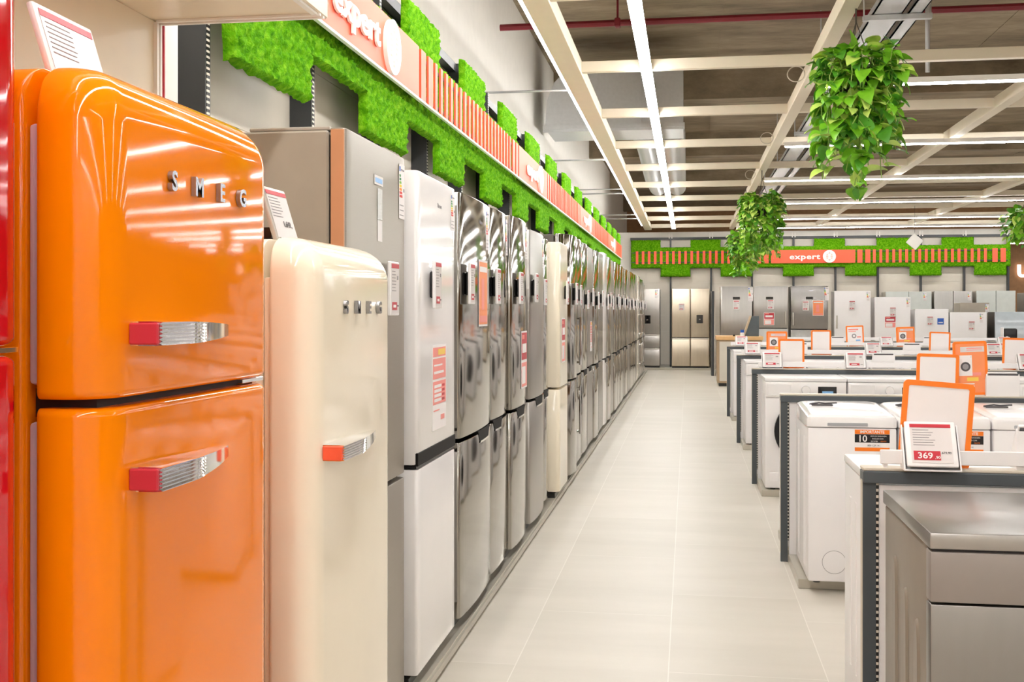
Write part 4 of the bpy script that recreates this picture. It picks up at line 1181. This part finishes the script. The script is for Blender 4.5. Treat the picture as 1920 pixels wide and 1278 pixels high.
tag(MB().rbox(0.83, 0.87, 21.12, 21.16, 0.931, 0.965, 0.01, 2).build('card_reader', 'black'), 'tiny black device on the wooden counter by the bottle', 'device')

# hanging white board and distant letters
wb = thing('hanging_board', 'white diamond-turned square board hanging before the far wall', 'hanging sign', (4.25, 22.0, 2.56))
MB().rbox(-0.115, 0.115, -0.012, 0.012, -0.115, 0.115, 0.012, 2).xform(Matrix.Translation((0, 0, 0.16)) @ Matrix.Rotation(math.radians(40), 4, 'Y')).build('board', 'panel_white', wb)
MB().tube([(0, 0, 0.33), (0, 0, 0.84)], 0.003, 6).build('cord', 'cord', wb)
put(MB(), text_mb('uci', 0.80, 0.03, 0.012), 0, 0, 0).build('letter_sign', 'letter_lit', None, (10.38, 35.94, 2.45))
tag(bpy.data.objects['letter_sign'], 'pale lit letters on the tan wall past the end of the moss wall', 'sign')

# ------------------------------------------------------------------ hanging plants
def plant(label, loc, R, up, down, nleaf, nvine, seed, cord_top, leaf=0.055, lean=(0, 0)):
    """root at the pot's rim centre"""
    rnd = random.Random(seed)
    g = thing('hanging_plant', label, 'plant', loc, rnd.uniform(0, 6), 'trailing plants hung from the ceiling grid')
    pot = []
    for z, r in ((-0.16, 0.08), (-0.15, 0.095), (-0.02, 0.125), (0.0, 0.13), (0.0, 0.118), (-0.03, 0.112)):
        pot.append([(r * math.cos(2 * PI * k / 20), r * math.sin(2 * PI * k / 20), z) for k in range(20)])
    MB().loft(pot).build('pot', 'pot', g)
    cm_ = MB()
    for a in (0.3, 2.4, 4.5):
        cm_.tube([(0.125 * math.cos(a), 0.125 * math.sin(a), -0.005), (0.02 * math.cos(a), 0.02 * math.sin(a), up + 0.10), (0, 0, up + 0.16)], 0.0035, 6)
    cm_.tube([(0, 0, up + 0.15), (0, 0, cord_top)], 0.006, 6)
    cm_.build('hanger', 'cord', g)
    vines = MB(); leaves = MB()
    def leaf_at(p, dirv, size):
        d = dirv.normalized()
        sd = d.cross(Vector((rnd.uniform(-0.4, 0.4), rnd.uniform(-0.4, 0.4), 1)))
        if sd.length < 1e-3: sd = Vector((1, 0, 0))
        sd.normalize(); nn = sd.cross(d).normalized()
        w = size * 0.46
        rows = ((0.0, 0.0, 0.0), (-0.07, 0.58, 0.02), (0.10, 0.95, 0.09), (0.30, 1.0, 0.11), (0.55, 0.82, 0.09), (0.80, 0.44, 0.03), (1.0, 0.0, -0.08))
        vs = []; fs = []
        for (t, ww, lift) in rows:
            c = p + d * (t * size) - nn * (0.22 * size * t * t)
            vs += [tuple(c - sd * (w * ww) + nn * (lift * size)), tuple(p + d * (max(t, 0) * size) - nn * (0.22 * size * t * t)), tuple(c + sd * (w * ww) + nn * (lift * size))]
        for q in range(len(rows) - 1):
            b = q * 3
            fs += [(b, b + 1, b + 4, b + 3), (b + 1, b + 2, b + 5, b + 4)]
        q = rnd.random()
        leaves.add(vs, fs, 0 if q < 0.5 else (1 if q < 0.74 else 2))
    nodes = []
    for k in range(nvine):
        a = 2 * PI * k / nvine + rnd.uniform(-0.25, 0.25)
        out = R * rnd.uniform(0.35, 1.0)
        drop = down * (rnd.uniform(0.45, 0.85) if k % 6 else rnd.uniform(0.9, 1.0))
        if out > 0.8 * R: drop *= 0.8
        hp = up * rnd.uniform(0.3, 1.0)
        pts = []
        for i in range(15):
            t = i / 14
            rad = 0.09 + (out - 0.09) * min(1, (t * 3.0)) ** 0.6 - 0.10 * max(0, t - 0.6) * R
            z = -0.02 + (hp + 0.03) * math.sin(min(1, t * 3.2) * PI / 2) - (drop + hp) * max(0, (t - 0.16) / 0.84) ** 1.25
            pts.append(Vector((rad * math.cos(a + 0.4 * t * rnd.uniform(-.4, .4)) + lean[0] * t, rad * math.sin(a + 0.4 * t * rnd.uniform(-.4, .4)) + lean[1] * t, z + rnd.uniform(-0.008, 0.008))))
        vines.tube(pts, 0.0035, 5)
        nodes += [(pts[i], Vector((math.cos(a), math.sin(a), 0)), i) for i in range(2, 15)]
    for k in range(nleaf):
        p, od, i = rnd.choice(nodes)
        p = p + Vector((rnd.uniform(-1, 1), rnd.uniform(-1, 1), rnd.uniform(-1, 1))) * 0.02
        dv = od * rnd.uniform(0.3, 1.2) + Vector((rnd.uniform(-0.8, 0.8), rnd.uniform(-0.8, 0.8), rnd.uniform(-1.3, 0.25)))
        if i < 5: dv.z += 0.7
        leaf_at(p, dv, leaf * rnd.uniform(0.75, 1.5))
    vines.build('stems', 'vine', g)
    leaves.build('foliage', ['leaf_a', 'leaf_b', 'leaf_c'], g, smooth=True, angle=80)
    return g
plant('big trailing plant of heart-shaped leaves hanging nearest the front', (1.09, 7.55, 2.92), 0.31, 0.22, 0.72, 780, 44, 3, 0.56, 0.082)
plant('bushy trailing plant hanging over the aisle before the far wall', (1.03, 16.0, 2.86), 0.30, 0.24, 0.80, 820, 44, 5, 0.60, 0.078)
plant('paler trailing plant hanging lower, just past the bushy one over the aisle', (0.93, 18.4, 2.56), 0.27, 0.16, 0.58, 560, 34, 8, 0.86, 0.075)
plant('trailing plant hanging where the moss wall ends', (4.62, 16.2, 2.64), 0.30, 0.20, 0.34, 420, 30, 11, 0.80, 0.085)
plant('trailing plant hanging beyond the end of the moss wall', (7.2, 22.0, 2.62), 0.35, 0.22, 0.6, 320, 26, 13, 0.80, 0.11)

# ------------------------------------------------------------------ light and camera
w = bpy.data.worlds.new('world'); SC.world = w
w.use_nodes = True
bg = w.node_tree.nodes['Background']
bg.inputs['Color'].default_value = (1.0, 0.975, 0.95, 1)
bg.inputs['Strength'].default_value = 1.15

F = 2080.0
cam = bpy.data.cameras.new('camera')
cam.sensor_width = 36.0
cam.lens = F * 36.0 / 1920.0
cam.shift_y = -(639.0 - 583.0) / 1920.0
cam.clip_start = 0.05
co = bpy.data.objects.new('camera', cam); COL.objects.link(co)
co.location = (0, 0, 1.40)
co.rotation_euler = (PI / 2, 0, math.atan(330.0 / F))
SC.camera = co
vs = SC.view_settings
vs.view_transform = 'Standard'; vs.look = 'None'; vs.gamma = 1.0; vs.use_curve_mapping = False
vs.exposure = 0.63
SC.cycles.max_bounces = 8
SC.cycles.use_denoising = True
